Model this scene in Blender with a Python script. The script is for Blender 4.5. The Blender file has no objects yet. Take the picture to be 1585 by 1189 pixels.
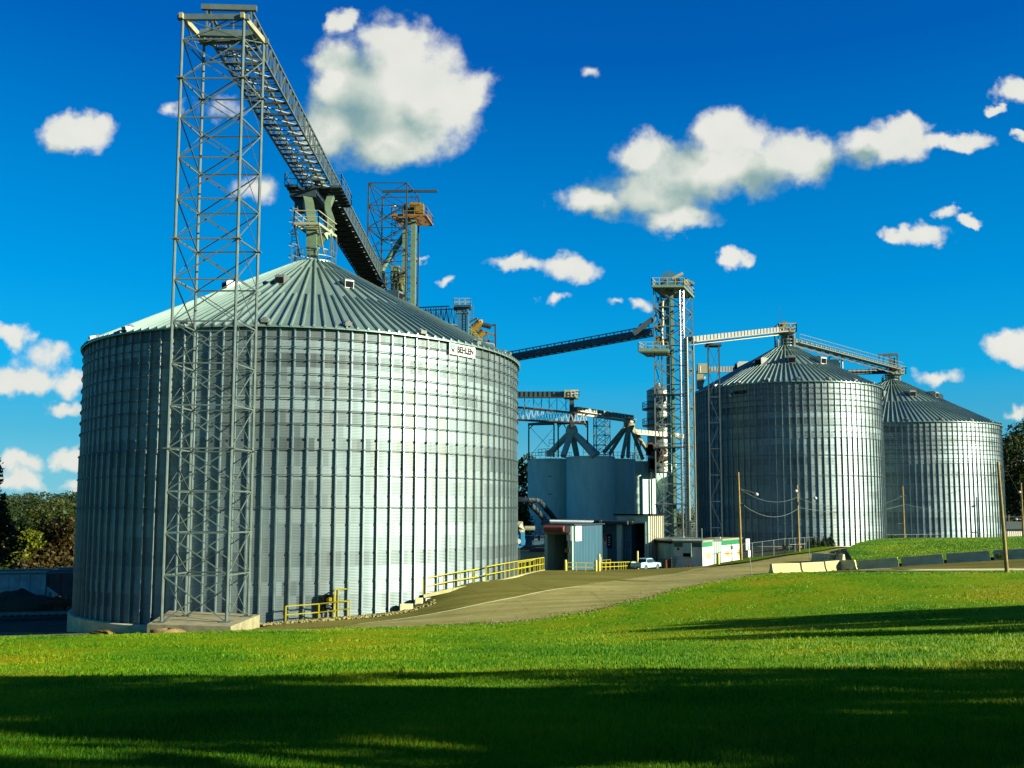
import bpy, math, random
import numpy as np
from mathutils import Vector, Matrix
random.seed(7); rng = np.random.default_rng(7)
PI = math.pi
S = bpy.context.scene
C = S.collection
# ------------------------------------------------------------------ camera model
F, TH, RO, CX, CY = 1434.36, 0.0907, 0.0026, 861.7, 662.4
def P(px, py, Y):
    """photo pixel + forward distance -> world point"""
    U, W = px-CX, CY-py; k, s = math.cos(RO), math.sin(RO)
    u, w = (U*k+W*s)/F, (-U*s+W*k)/F
    y = math.cos(TH)-w*math.sin(TH); z = math.sin(TH)+w*math.cos(TH)
    t = Y/y
    return Vector((u*t, Y, z*t))
# ------------------------------------------------------------------ materials
MATS = {}
def newmat(name):
    m = bpy.data.materials.new(name); m.use_nodes = True
    nt = m.node_tree; b = nt.nodes['Principled BSDF']
    MATS[name] = m
    return m, nt, b
def N(nt, typ, **kw):
    n = nt.nodes.new(typ)
    for k, v in kw.items():
        if k == 'inp':
            for i, x in v.items():
                if hasattr(x, 'is_linked') or hasattr(x, 'links'): nt.links.new(x, n.inputs[i])
                else: n.inputs[i].default_value = x
        else: setattr(n, k, v)
    return n
def math_(nt, op, a, b=0.0, c=None):
    n = N(nt, 'ShaderNodeMath', operation=op)
    for i, x in enumerate((a, b, c)):
        if x is None: continue
        if isinstance(x, (int, float)): n.inputs[i].default_value = x
        else: nt.links.new(x, n.inputs[i])
    return n.outputs[0]
def mixc(nt, f, a, b, bt='MIX'):
    n = N(nt, 'ShaderNodeMix', data_type='RGBA', blend_type=bt)
    for i, x in ((0, f), (6, a), (7, b)):
        if isinstance(x, (int, float)): n.inputs[i].default_value = x
        elif isinstance(x, tuple): n.inputs[i].default_value = x if len(x) == 4 else (*x, 1)
        else: nt.links.new(x, n.inputs[i])
    return n.outputs[2]
def ramp(nt, f, stops, interp='LINEAR'):
    n = N(nt, 'ShaderNodeValToRGB'); cr = n.color_ramp; cr.interpolation = interp
    while len(cr.elements) < len(stops): cr.elements.new(.5)
    for e, (p, c) in zip(cr.elements, stops):
        e.position = p; e.color = c if len(c) == 4 else (*c, 1)
    nt.links.new(f, n.inputs[0]); return n.outputs[0]
def noise(nt, vec, scale, detail=4, rough=.55, dist=0.0):
    n = N(nt, 'ShaderNodeTexNoise'); n.inputs['Scale'].default_value = scale
    n.inputs['Detail'].default_value = detail; n.inputs['Roughness'].default_value = rough
    n.inputs['Distortion'].default_value = dist
    if vec is not None: nt.links.new(vec, n.inputs['Vector'])
    return n.outputs[0]
def coords(nt, kind='Object', scale=None):
    o = nt.nodes.new('ShaderNodeTexCoord').outputs[kind]
    if scale:
        m = N(nt, 'ShaderNodeMapping'); m.inputs['Scale'].default_value = scale
        nt.links.new(o, m.inputs['Vector']); return m.outputs[0]
    return o
def bump(nt, b, h, strength=.3, dist=.02):
    n = N(nt, 'ShaderNodeBump'); n.inputs['Strength'].default_value = strength; n.inputs['Distance'].default_value = dist
    nt.links.new(h, n.inputs['Height']); nt.links.new(n.outputs[0], b.inputs['Normal'])
def simple(name, col, rough=.6, metal=0., var=.25, scale=3., bmp=0., spec=.5):
    m, nt, b = newmat(name)
    b.inputs['Roughness'].default_value = rough; b.inputs['Metallic'].default_value = metal
    b.inputs['Specular IOR Level'].default_value = spec
    v = coords(nt, 'Object')
    f = noise(nt, v, scale, 5, .6)
    lo = tuple(c*(1-var) for c in col); hi = tuple(min(1, c*(1+var)) for c in col)
    nt.links.new(ramp(nt, f, [(.3, lo), (.7, hi)]), b.inputs['Base Color'])
    if bmp: bump(nt, b, noise(nt, v, scale*4, 6), bmp)
    return m
simple('steel', (.088, .125, .105), .45, .4, .2, 2)
simple('steel_mid', (.075, .095, .075), .55, .15, .3, 2)
simple('steel_dark', (0.03, 0.05, 0.055), .5, .4, .3, 2)
simple('steel_green', (0.1, 0.16, 0.09), .5, .3, .2, 2)
simple('steel_cream', (0.21, 0.22, 0.13), .5, .1, .15, 2)
simple('shiny_pipe', (0.4, 0.41, 0.38), .22, 1., .1, 3)
simple('yellow', (0.27, 0.25, 0.004), .45, 0, .12, 4)
simple('orange_rust', (0.15, 0.075, 0.012), .7, .1, .5, 3)
simple('yellow_machine', (.13, .085, .006), .5, 0, .3, 3)
simple('white_paint', (0.4, 0.42, 0.37), .5, 0, .08, 1.5)
simple('grey_paint', (0.26, 0.37, 0.28), .55, 0, .12, 1.0)
simple('blue_paint', (0.015, 0.09, 0.15), .45, 0, .2, 1.5)
simple('blue_bright', (0.02, 0.17, 0.3), .4, 0, .15, 1.5)
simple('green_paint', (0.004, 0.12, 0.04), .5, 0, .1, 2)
simple('green_paint_shaded', (.01, .06, .035), .5, 0, .1, 2)  # darker copy of the stripe green, shade of the trailer's end face painted in
simple('black', (.006, .007, .008), .9, 0, .3, 3, 0., .05)
simple('glass_dark', (.02, .03, .035), .08, 0, .1, 1)
simple('red_light', (0.4, 0.02, 0.02), .3, 0, .1, 2)
simple('truck_paint', (.22, .38, .45), .22, .1, .03, 1)
simple('tire', (.02, .02, .02), .8, 0, .2, 6)
simple('wood_pole', (0.17, 0.125, 0.025), .85, 0, .4, 2.2, .4)
simple('bark', (.07, .05, .03), .95, 0, .4, 5, .6)
simple('concrete', (.24, .24, .10), .9, 0, .22, 1.3, .25)
simple('concrete_pad', (.17, .17, .085), .9, 0, .3, 1.6, .4)
simple('concrete_grey', (.40, .39, .20), .9, 0, .3, 1.0, .25)
simple('rock', (.14, .105, .035), .95, 0, .35, 2.5, .8)
simple('rail_body', (.26, .38, .36), .6, .1, .35, .7)
simple('rail_dark', (.05, .05, .05), .7, .1, .4, 1)
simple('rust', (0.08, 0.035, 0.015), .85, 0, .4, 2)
simple('tan_window', (0.28, 0.21, 0.07), .6, 0, .2, 4)
simple('blue_emblem', (.02, .28, .62), .5, 0, .02, 1)
simple('ink', (.006, .009, .014), .9, 0, .05, 1, 0., .05)
simple('reddish', (0.14, 0.03, 0.015), .6, 0, .2, 3)

def galv_mat(name, n, rowh, base=(.150, .208, .205), metal=.84, rough=.60, streak=.3):
    m, nt, b = newmat(name)
    o = coords(nt, 'Object')
    sx = N(nt, 'ShaderNodeSeparateXYZ'); nt.links.new(o, sx.inputs[0])
    ang = math_(nt, 'ARCTAN2', sx.outputs[1], sx.outputs[0])
    pan = math_(nt, 'MULTIPLY', ang, n/(2*PI))
    row = math_(nt, 'FLOOR', math_(nt, 'DIVIDE', sx.outputs[2], rowh))
    sh = math_(nt, 'MULTIPLY', math_(nt, 'MODULO', row, 3), 1.0)
    col = math_(nt, 'FLOOR', math_(nt, 'DIVIDE', math_(nt, 'ADD', pan, sh), 3.))
    cv = N(nt, 'ShaderNodeCombineXYZ'); nt.links.new(col, cv.inputs[0]); nt.links.new(row, cv.inputs[1])
    wn = N(nt, 'ShaderNodeTexWhiteNoise', noise_dimensions='2D'); nt.links.new(cv.outputs[0], wn.inputs['Vector'])
    wr = N(nt, 'ShaderNodeTexWhiteNoise', noise_dimensions='1D'); nt.links.new(row, wr.inputs['W'])
    one = N(nt, 'ShaderNodeTexWhiteNoise', noise_dimensions='2D')
    c2 = N(nt, 'ShaderNodeCombineXYZ'); nt.links.new(math_(nt, 'FLOOR', pan), c2.inputs[0]); nt.links.new(row, c2.inputs[1])
    nt.links.new(c2.outputs[0], one.inputs['Vector'])
    v = math_(nt, 'ADD', math_(nt, 'MULTIPLY', wn.outputs[0], .38), math_(nt, 'MULTIPLY', wr.outputs[0], .42))
    v = math_(nt, 'ADD', v, math_(nt, 'MULTIPLY', one.outputs[0], .2))
    st = noise(nt, coords(nt, 'Object', (1.3, 1.3, .07)), 1.0, 5, .6)
    v2 = math_(nt, 'ADD', math_(nt, 'MULTIPLY', v, .62), math_(nt, 'MULTIPLY', st, .38))
    lo = tuple(c*.52 for c in base); hi = tuple(min(1, c*1.5) for c in base)
    c = ramp(nt, v2, [(.2, lo), (.75, hi)])
    # warm dirt streaks below the wall joints
    st2 = noise(nt, coords(nt, 'Object', (2.2, 2.2, .12)), 1.0, 3, .6)
    f = math_(nt, 'MULTIPLY', ramp(nt, st2, [(.52, (0, 0, 0)), (.72, (1, 1, 1))]), streak)
    c = mixc(nt, f, c, (.26, .22, .12))
    # sheet seams
    fr = math_(nt, 'FRACT', math_(nt, 'DIVIDE', sx.outputs[2], rowh))
    seam = math_(nt, 'LESS_THAN', fr, .035)
    c = mixc(nt, math_(nt, 'MULTIPLY', seam, .45), c, (.12, .14, .14))
    nt.links.new(c, b.inputs['Base Color'])
    b.inputs['Metallic'].default_value = metal
    r = math_(nt, 'ADD', math_(nt, 'MULTIPLY', wn.outputs[0], .14), rough-.05)
    nt.links.new(r, b.inputs['Roughness'])
    return m
galv_mat('galv_wall', 116, .93)
galv_mat('galv_wall_b', 93, .93, rough=.53)
galv_mat('galv_wall_c', 121, .93, rough=.52)
simple('galv_post', (.17, .235, .225), .45, .8, .15, 1.5)
simple('galv_ring', (.075, .11, .105), .45, .7, .2, 1.5)
simple('galv_roof', (.15, .235, .195), .36, .45, .13, .35)
simple('galv_vent', (.16, .19, .17), .45, .5, .15, 1)

def concrete_silo():
    m, nt, b = newmat('silo_concrete')
    v = coords(nt, 'Object', (1, 1, .18))
    a = noise(nt, v, .9, 6, .65)
    c = ramp(nt, a, [(.3, (.32, .52, .43)), (.5, (.40, .62, .52)), (.75, (.48, .70, .58))])
    a2 = noise(nt, coords(nt), 4.5, 6, .7)
    c = mixc(nt, math_(nt, 'MULTIPLY', ramp(nt, a2, [(.56, (0, 0, 0)), (.62, (1, 1, 1))]), .35), c, (.18, .24, .20))
    nt.links.new(c, b.inputs['Base Color']); b.inputs['Roughness'].default_value = .85
    bump(nt, b, a2, .2)
concrete_silo()
def ribbed(name, col, freq, rough=.5, metal=.1):
    m, nt, b = newmat(name)
    sx = N(nt, 'ShaderNodeSeparateXYZ'); nt.links.new(coords(nt), sx.inputs[0])
    s = math_(nt, 'ADD', sx.outputs[0], math_(nt, 'MULTIPLY', sx.outputs[1], .7))
    w = math_(nt, 'SINE', math_(nt, 'MULTIPLY', s, freq))
    st = noise(nt, coords(nt, 'Object', (1, 1, .15)), 1.2, 5)
    lo = tuple(c*.8 for c in col); hi = tuple(min(1, c*1.15) for c in col)
    nt.links.new(ramp(nt, st, [(.3, lo), (.7, hi)]), b.inputs['Base Color'])
    b.inputs['Roughness'].default_value = rough; b.inputs['Metallic'].default_value = metal
    bump(nt, b, w, .6, .04)
ribbed('siding_grey', (.25, .37, .29), 22)
ribbed('siding_blue_shaded', (.010, .060, .085), 22)  # blue siding darkened: the shade on these walls is put into the colour
ribbed('siding_pale', (.34, .34, .24), 16)

def ground_mat(name, cols, sc, sc2, bmp=.4, rough=.95, fine=(.6, .5)):
    m, nt, b = newmat(name)
    v = coords(nt)
    a = noise(nt, v, sc, 6, .62, .4); a2 = noise(nt, v, sc2, 8, .75)
    mx = math_(nt, 'ADD', math_(nt, 'MULTIPLY', a, fine[0]), math_(nt, 'MULTIPLY', a2, fine[1]))
    stops = [(.36+.3*i/(len(cols)-1), c) for i, c in enumerate(cols)]
    nt.links.new(ramp(nt, mx, stops), b.inputs['Base Color'])
    b.inputs['Roughness'].default_value = rough; b.inputs['Specular IOR Level'].default_value = .03
    bump(nt, b, a2, bmp, .05)
    return m
def tracks(name, rot, amt, freq):
    m = MATS[name]; nt = m.node_tree; b = nt.nodes['Principled BSDF']; l = b.inputs['Base Color'].links[0]; src = l.from_socket
    mp = N(nt, 'ShaderNodeMapping'); mp.inputs['Rotation'].default_value = (0, 0, rot); mp.inputs['Scale'].default_value = (.035, freq, 1); nt.links.new(coords(nt), mp.inputs['Vector'])
    st = ramp(nt, noise(nt, mp.outputs[0], 1.0, 4, .6, .3), [(.42, (0, 0, 0)), (.62, (1, 1, 1))])
    c = mixc(nt, math_(nt, 'MULTIPLY', st, amt), src, (.05, .045, .015), 'MIX')
    v = N(nt, 'ShaderNodeTexVoronoi', feature='DISTANCE_TO_EDGE'); v.inputs['Scale'].default_value = .22; nt.links.new(coords(nt), v.inputs['Vector'])
    wv = math_(nt, 'ADD', v.outputs['Distance'], math_(nt, 'MULTIPLY', math_(nt, 'SUBTRACT', noise(nt, coords(nt), 1.4, 4, .6), .5), .10))
    cr = ramp(nt, wv, [(.0, (1, 1, 1)), (.018, (0, 0, 0))])
    c = mixc(nt, math_(nt, 'MULTIPLY', cr, .22), c, (.03, .028, .01), 'MIX'); nt.links.new(c, b.inputs['Base Color'])
ground_mat('lawn', [(.012, .07, .0004), (.045, .15, .0006), (.11, .20, .0008), (.19, .18, .003)], .16, 3.2, .9)
ground_mat('mound', [(.025, .085, .001), (.055, .135, .0015), (.10, .15, .003)], .25, 4, .9)
ground_mat('dirt', [(.05, .035, .012), (.09, .07, .02), (.13, .11, .035)], .2, 2.5, .5)
ground_mat('asphalt', [(.085, .085, .017), (.112, .113, .024), (.14, .14, .033)], .22, 9, .5)
ground_mat('road', [(.16, .16, .050), (.21, .205, .068), (.26, .25, .10)], .35, 7, .35)
ground_mat('yard', [(.03, .035, .03), (.05, .055, .04), (.07, .075, .05)], .3, 5, .5)
ground_mat('gravel', [(.08, .07, .025), (.16, .15, .06), (.26, .25, .12)], 5, 22, 1.0)
ground_mat('line', [(.36, .36, .15), (.46, .46, .24), (.52, .52, .33)], 1.5, 12, .2)
ground_mat('hill', [(.02, .035, .003), (.035, .05, .004), (.055, .06, .006)], .02, .3, .9)

tracks('asphalt', .5, .42, 1.1); tracks('road', .5, .34, 1.3)
def leaf_mat(name, cols, trans=.35, sc=.55, wt=.4):
    m, nt, b = newmat(name)
    g = nt.nodes.new('ShaderNodeNewGeometry')
    a = ramp(nt, noise(nt, coords(nt), sc, 5, .6), [(.33, (0, 0, 0)), (.70, (1, 1, 1))])
    f = math_(nt, 'ADD', math_(nt, 'MULTIPLY', g.outputs['Random Per Island'], 1-wt), math_(nt, 'MULTIPLY', a, wt))
    st = [(.1+.8*i/(len(cols)-1), c) for i, c in enumerate(cols)]
    c = ramp(nt, f, st)
    nt.links.new(c, b.inputs['Base Color']); b.inputs['Roughness'].default_value = .6
    b.inputs['Specular IOR Level'].default_value = .25
    t = N(nt, 'ShaderNodeBsdfTranslucent'); nt.links.new(c, t.inputs[0])
    mx = N(nt, 'ShaderNodeMixShader'); mx.inputs[0].default_value = trans
    nt.links.new(b.outputs[0], mx.inputs[1]); nt.links.new(t.outputs[0], mx.inputs[2])
    nt.links.new(mx.outputs[0], nt.nodes['Material Output'].inputs[0])
leaf_mat('grass', [(.010, .085, .0003), (.042, .18, .0005), (.14, .255, .0006), (.28, .28, .003)], .4, .17, .5)
leaf_mat('leaf_dark', [(.006, .018, .003), (.012, .032, .004), (.026, .05, .005)])
leaf_mat('leaf_olive', [(.012, .028, .002), (.034, .052, .003), (.07, .08, .005)])
leaf_mat('leaf_yellow', [(.035, .06, .002), (.08, .105, .003), (.13, .14, .006)])
leaf_mat('leaf_brown', [(.014, .018, .002), (.035, .026, .002), (.06, .038, .003)])
leaf_mat('leaf_wood', [(.006, .016, .003), (.014, .030, .004), (.04, .05, .006)], .3, .03, .7)
leaf_mat('leaf_cedar', [(.006, .022, .004), (.014, .038, .006)], .15)

# ------------------------------------------------------------------ mesh builder
class MB:
    def __init__(s): s.v = []; s.f = []; s.sm = False
    def add(s, vs, fs):
        o = len(s.v); s.v += [tuple(x) for x in vs]; s.f += [tuple(i+o for i in f) for f in fs]; return s
    def box(s, c, size, rz=0., rot=None):
        hx, hy, hz = size[0]/2, size[1]/2, size[2]/2
        R = rot if rot is not None else Matrix.Rotation(rz, 3, 'Z')
        c = Vector(c)
        vs = [c+R@Vector((x*hx, y*hy, z*hz)) for z in (-1, 1) for y in (-1, 1) for x in (-1, 1)]
        return s.add(vs, [(0, 2, 3, 1), (4, 5, 7, 6), (0, 1, 5, 4), (2, 6, 7, 3), (0, 4, 6, 2), (1, 3, 7, 5)])
    def frame(s, a, b):
        a, b = Vector(a), Vector(b); d = (b-a).normalized()
        up = Vector((0, 0, 1)) if abs(d.z) < .95 else Vector((1, 0, 0))
        x = d.cross(up).normalized(); y = x.cross(d).normalized()
        return a, b, x, y
    def bar(s, a, b, w, h=None):
        h = h or w; a, b, x, y = s.frame(a, b)
        o = [(-w/2, -h/2), (w/2, -h/2), (w/2, h/2), (-w/2, h/2)]
        vs = [p+x*i+y*j for p in (a, b) for i, j in o]
        return s.add(vs, [(0, 1, 2, 3), (7, 6, 5, 4)]+[(i, i+4, (i+1) % 4+4, (i+1) % 4) for i in range(4)])
    def tube(s, a, b, r, n=8, r2=None, cap=True):
        r2 = r if r2 is None else r2; a, b, x, y = s.frame(a, b)
        vs = [p+x*(math.cos(2*PI*i/n)*q)+y*(math.sin(2*PI*i/n)*q) for p, q in ((a, r), (b, r2)) for i in range(n)]
        fs = [(i, (i+1) % n, (i+1) % n+n, i+n) for i in range(n)]
        if cap: fs += [tuple(range(n-1, -1, -1)), tuple(range(n, 2*n))]
        return s.add(vs, fs)
    def path(s, pts, r, n=8):
        pts = [Vector(p) for p in pts]; o = len(s.v); m = len(pts)
        for k, p in enumerate(pts):
            d = (pts[min(k+1, m-1)]-pts[max(k-1, 0)]).normalized()
            up = Vector((0, 0, 1)) if abs(d.z) < .95 else Vector((0, 1, 0))
            x = d.cross(up).normalized(); y = x.cross(d).normalized()
            rr = r[k] if isinstance(r, (list, tuple)) else r
            s.v += [tuple(p+x*(math.cos(2*PI*i/n)*rr)+y*(math.sin(2*PI*i/n)*rr)) for i in range(n)]
        for k in range(m-1):
            s.f += [(o+k*n+i, o+k*n+(i+1) % n, o+(k+1)*n+(i+1) % n, o+(k+1)*n+i) for i in range(n)]
        s.f += [tuple(o+i for i in range(n-1, -1, -1)), tuple(o+(m-1)*n+i for i in range(n))]
        return s
    def lathe(s, c, prof, n=32, a0=0, a1=2*PI, cap=False):
        full = abs(a1-a0-2*PI) < 1e-6; cols = n if full else n+1; o = len(s.v)
        for r, z in prof:
            for i in range(cols):
                a = a0+(a1-a0)*i/n
                s.v.append((c[0]+r*math.cos(a), c[1]+r*math.sin(a), c[2]+z))
        for k in range(len(prof)-1):
            for i in range(n):
                j = (i+1) % cols
                s.f.append((o+k*cols+i, o+k*cols+j, o+(k+1)*cols+j, o+(k+1)*cols+i))
        if cap: s.f.append(tuple(o+(len(prof)-1)*cols+i for i in range(cols)))
        return s
    def prism(s, poly, z0, z1):
        """poly in xy"""
        n = len(poly); vs = [(x, y, z0) for x, y in poly]+[(x, y, z1) for x, y in poly]
        return s.add(vs, [tuple(range(n-1, -1, -1)), tuple(range(n, 2*n))]+[(i, (i+1) % n, (i+1) % n+n, i+n) for i in range(n)])
    def extrude(s, poly3, vec):
        n = len(poly3); vec = Vector(vec)
        vs = [Vector(p) for p in poly3]+[Vector(p)+vec for p in poly3]
        return s.add(vs, [tuple(range(n-1, -1, -1)), tuple(range(n, 2*n))]+[(i, (i+1) % n, (i+1) % n+n, i+n) for i in range(n)])
    def build(s, name, mat, parent=None, smooth=False, loc=None, recalc=False):
        """vertices are world coordinates; the object's origin becomes its parent's origin"""
        off = Vector((0, 0, 0))
        if parent is not None: off = parent['_o']; off = Vector(off)
        elif loc is not None: off = Vector(loc)
        me = bpy.data.meshes.new(name)
        vv = [(x-off.x, y-off.y, z-off.z) for x, y, z in s.v] if off.length > 0 else s.v
        me.from_pydata(vv, [], s.f)
        if smooth: me.shade_smooth() if smooth is True else me.set_sharp_from_angle(angle=smooth)
        me.materials.append(MATS[mat]); me.update()
        o = bpy.data.objects.new(name, me); C.objects.link(o)
        if parent is not None: o.parent = parent
        elif loc is not None: o.location = loc
        o['_o'] = tuple(off)
        return o
def tag(o, label, cat, group=None, kind=None):
    if label: o['label'] = label
    if cat: o['category'] = cat
    if group: o['group'] = group
    if kind: o['kind'] = kind
    return o
def thing(name, loc, label, cat, group=None, rz=0.):
    o = bpy.data.objects.new(name, None); C.objects.link(o); o.location = loc; o.rotation_euler.z = rz
    o.empty_display_size = .5
    o['_o'] = tuple(loc) if not rz else tuple(loc)
    return tag(o, label, cat, group)
def local(name, label, cat, group=None):
    o = thing(name, (0, 0, 0), label, cat, group); return o
def copy_tree(o, parent=None):
    c = o.copy(); C.objects.link(c)
    if parent is not None: c.parent = parent
    for ch in list(o.children): copy_tree(ch, c)
    return c
def meshobj(name, V, Fq, mat, loc=(0, 0, 0), smooth=False, parent=None):
    """numpy verts (n,3) + faces (m,k)"""
    me = bpy.data.meshes.new(name); V = np.asarray(V, np.float32); Fq = np.asarray(Fq, np.int32)
    k = Fq.shape[1]; me.vertices.add(len(V)); me.vertices.foreach_set('co', V.ravel())
    me.loops.add(Fq.size); me.loops.foreach_set('vertex_index', Fq.ravel())
    me.polygons.add(len(Fq)); me.polygons.foreach_set('loop_start', np.arange(0, Fq.size, k, dtype=np.int32))
    me.polygons.foreach_set('loop_total', np.full(len(Fq), k, np.int32))
    if smooth: me.polygons.foreach_set('use_smooth', np.ones(len(Fq), bool))
    me.update(calc_edges=True); me.materials.append(MATS[mat])
    o = bpy.data.objects.new(name, me); C.objects.link(o); o.location = loc; o['_o'] = tuple(loc)
    if parent is not None: o.parent = parent; o.location = (0, 0, 0)
    return o
def many(parent, name, mat, items, smooth=False):
    """items: list of (distance key, MB); first 100 separate parts, the rest one stuff part"""
    items = sorted(items, key=lambda t: t[0])
    for k, mb in items[:100]: mb.build(name, mat, parent, smooth)
    if len(items) > 100:
        r = MB()
        for k, mb in items[100:]: r.add(mb.v, mb.f)
        o = r.build(name, mat, parent, smooth); o['kind'] = 'stuff'
def lerp(a, b, t): return Vector(a)*(1-t)+Vector(b)*t
def lattice(parent, bot, top, levels, rl=.09, rs=.06, rb=.04, mat='steel', xb=True, tubes=True, every_strut=True):
    L = [lambda t, i=i: lerp(bot[i], top[i], t) for i in range(4)]
    for i in range(4):
        m = MB(); (m.tube(bot[i], top[i], rl, 8) if tubes else m.bar(bot[i], top[i], rl*2)); m.build('leg', mat, parent, smooth=.6 if tubes else False)
    st, br = [], []
    for k, t in enumerate(levels):
        for i in range(4):
            j = (i+1) % 4; a, b = L[i](t), L[j](t)
            if k > 0: st.append(((a+b).length, MB().bar(a, b, rs*1.6, rs*2)))
            if k < len(levels)-1:
                t2 = levels[k+1]; a2, b2 = L[i](t2), L[j](t2)
                thick = i % 2 == 0
                d = (a-b).normalized().cross(Vector((0, 0, 1)))*(rb*1.1)
                if xb or k % 2 == 0: br.append(((a+b2).length, MB().bar(a+d, b2+d, rb*2*(1 if thick or k % 2 else .8), rb*2)))
                if xb or k % 2 == 1: br.append(((b+a2).length, MB().bar(b-d, a2-d, rb*2*(1 if thick else .5), rb*2*(1 if thick else .5))))
    many(parent, 'strut', mat, st); many(parent, 'cross_brace', mat, br)
def handrail(parent, pts, h=1.07, mat='yellow', r=.025, sp=1.6, name='handrail', mid=True, toe=False):
    """rails + posts in one part (for platforms)"""
    m = MB(); pts = [Vector(p) for p in pts]; up = Vector((0, 0, h))
    for a, b in zip(pts, pts[1:]):
        m.bar(a+up, b+up, r*2); 
        if mid: m.bar(a+up*.52, b+up*.52, r*2)
        if toe: m.bar(a+up*.06, b+up*.06, r, .12)
        n = max(1, round((b-a).length/sp))
        for i in range(n+1):
            q = lerp(a, b, i/n); m.bar(q, q+up, r*2)
    return m.build(name, mat, parent)
# ------------------------------------------------------------------ terrain
R1, D1, A1 = 17.0, 79.6, -.2595
S1 = Vector((D1*math.sin(A1), D1*math.cos(A1), 0))
R2, D2, A2 = 13.7, 145.0, .2444
S2 = Vector((D2*math.sin(A2), D2*math.cos(A2), 0))
R3, D3, A3 = 17.8, 179.5, .3492
S3 = Vector((D3*math.sin(A3), D3*math.cos(A3), 0))
ctl = [(0, 0, -1.7), (-15, 0, -1.8), (15, 0, -1.5), (0, -20, -1.4), (-30, -15, -2.2), (30, -15, -1.2), (0, 22, -3.72), (-14, 30, -4.9), (14, 28, -3.7),
       (-40, 30, -5.6), (45, 30, -2.8), (70, 60, -2.6), (-70, 60, -8.6), (-60, 20, -5.5),
       (0, 220, -7), (80, 240, -5), (-100, 220, -11), (-65, 150, -11), (110, 120, -3.2), (-45, 130, -10.6), (-90, 100, -10.5), (0, 135, -7.6), (22, 140, -5.6)]
for a in [(230, 979, 52.5), (300, 979.5, 51.5), (357, 977.5, 51.3), (100, 984, 54), (420, 975, 52), (0, 990, 58), (230, 984, 57), (450, 976, 55), (700, 968, 54), (850, 957, 55), (1000, 925, 60), (1100, 901, 66), (1190, 889, 71), (1300, 886, 66),
          (1559, 886, 62), (545, 953, 61.4), (642, 938, 63.7), (480, 957, 60.5), (700, 912, 65.3), (780, 895, 74), (840, 883, 86), (877, 885, 92),
          (975, 882, 97), (870, 883, 105), (975, 883, 118), (1000, 882.5, 113), (1087, 877, 109), (1148, 866, 121), (1040, 888, 85), (1000, 900, 72),
          (1100, 884, 85), (1200, 869, 98), (1149, 866, 110), (1303, 849, 135), (1215, 848, 128), (1191, 889.5, 75), (1305, 883, 82.5), (1450, 874, 76),
          (1585, 867, 73), (60, 972, 75), (0, 958, 88), (60, 940, 104), (130, 978, 66), (800, 890, 110), (1380, 850, 140), (1400, 846, 150), (1552, 835, 165)]:
    ctl.append(tuple(P(*a)))
ctl = np.array(ctl, float)
def _U(r2): return np.where(r2 > 0, r2*np.log(np.maximum(r2, 1e-9)), 0)*.5
_d = ((ctl[:, None, :2]-ctl[None, :, :2])**2).sum(-1)
n_ = len(ctl); A_ = np.zeros((n_+3, n_+3)); A_[:n_, :n_] = _U(_d)+np.eye(n_)*.6
A_[:n_, n_] = 1; A_[:n_, n_+1:] = ctl[:, :2]; A_[n_, :n_] = 1; A_[n_+1:, :n_] = ctl[:, :2].T
W_ = np.linalg.solve(A_, np.r_[ctl[:, 2], 0, 0, 0])
def Tn(x, y):
    x = np.asarray(x, float); y = np.asarray(y, float); sh = x.shape; x = x.ravel(); y = y.ravel()
    xc = np.clip(x, -110, 120); yc = np.clip(y, -25, 245)
    out = np.empty(len(x))
    for i in range(0, len(x), 20000):
        a, b = xc[i:i+20000], yc[i:i+20000]
        out[i:i+20000] = _U((a[:, None]-ctl[:, 0])**2+(b[:, None]-ctl[:, 1])**2)@W_[:n_]+W_[n_]+W_[n_+1]*a+W_[n_+2]*b
    r = np.hypot(x-xc, y-yc); out = out*np.exp(-r/300)+(-9)*(1-np.exp(-r/300))
    return out.reshape(sh)
def T(x, y): return float(Tn(x, y))
def G(px, py, Y=None):
    """ground point under a photo pixel column at forward distance Y"""
    p = P(px, py, Y); return Vector((p.x, p.y, T(p.x, p.y)))
def hit(px, py, y0=4, y1=130):
    """first place the sight line through a photo pixel meets the terrain"""
    ys = np.arange(y0, y1, .25); p = P(px, py, 1.); z = Tn(p.x*ys, ys); k = np.nonzero(p.z*ys <= z)[0]
    Y = ys[k[0]] if len(k) else y1
    return Vector((p.x*Y, Y, T(p.x*Y, Y)))
def sheet(name, mat, A, B, nu, off, kind='structure', bend=None, parent=None):
    """strip between two polylines A and B of (x,y), following the terrain"""
    def res(pl, n):
        pl = np.array([(p[0], p[1]) for p in pl]); s = np.r_[0, np.cumsum(np.hypot(*np.diff(pl, axis=0).T))]
        t = np.linspace(0, s[-1], n); return np.c_[np.interp(t, s, pl[:, 0]), np.interp(t, s, pl[:, 1])]
    L = max(sum(math.dist(a[:2], b[:2]) for a, b in zip(q, q[1:])) for q in (A, B)); n = int(L/1.2)+2
    a, b = res(A, n), res(B, n); t = np.linspace(0, 1, nu+1)[:, None, None]
    XY = a[None]*(1-t)+b[None]*t; Z = Tn(XY[..., 0], XY[..., 1])+off
    if bend is not None: Z = Z+bend(XY, t[..., 0]*np.ones(n))
    V = np.concatenate([XY, Z[..., None]], -1).reshape(-1, 3)
    i = np.arange(nu)[:, None]*n+np.arange(n-1)[None]; i = i.ravel()
    o = meshobj(name, V, np.c_[i, i+1, i+n+1, i+n], mat, smooth=True)
    # make sure normals look up
    if o.data.polygons[0].normal.z < 0: o.data.flip_normals()
    if kind: o['kind'] = kind
    return o
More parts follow.
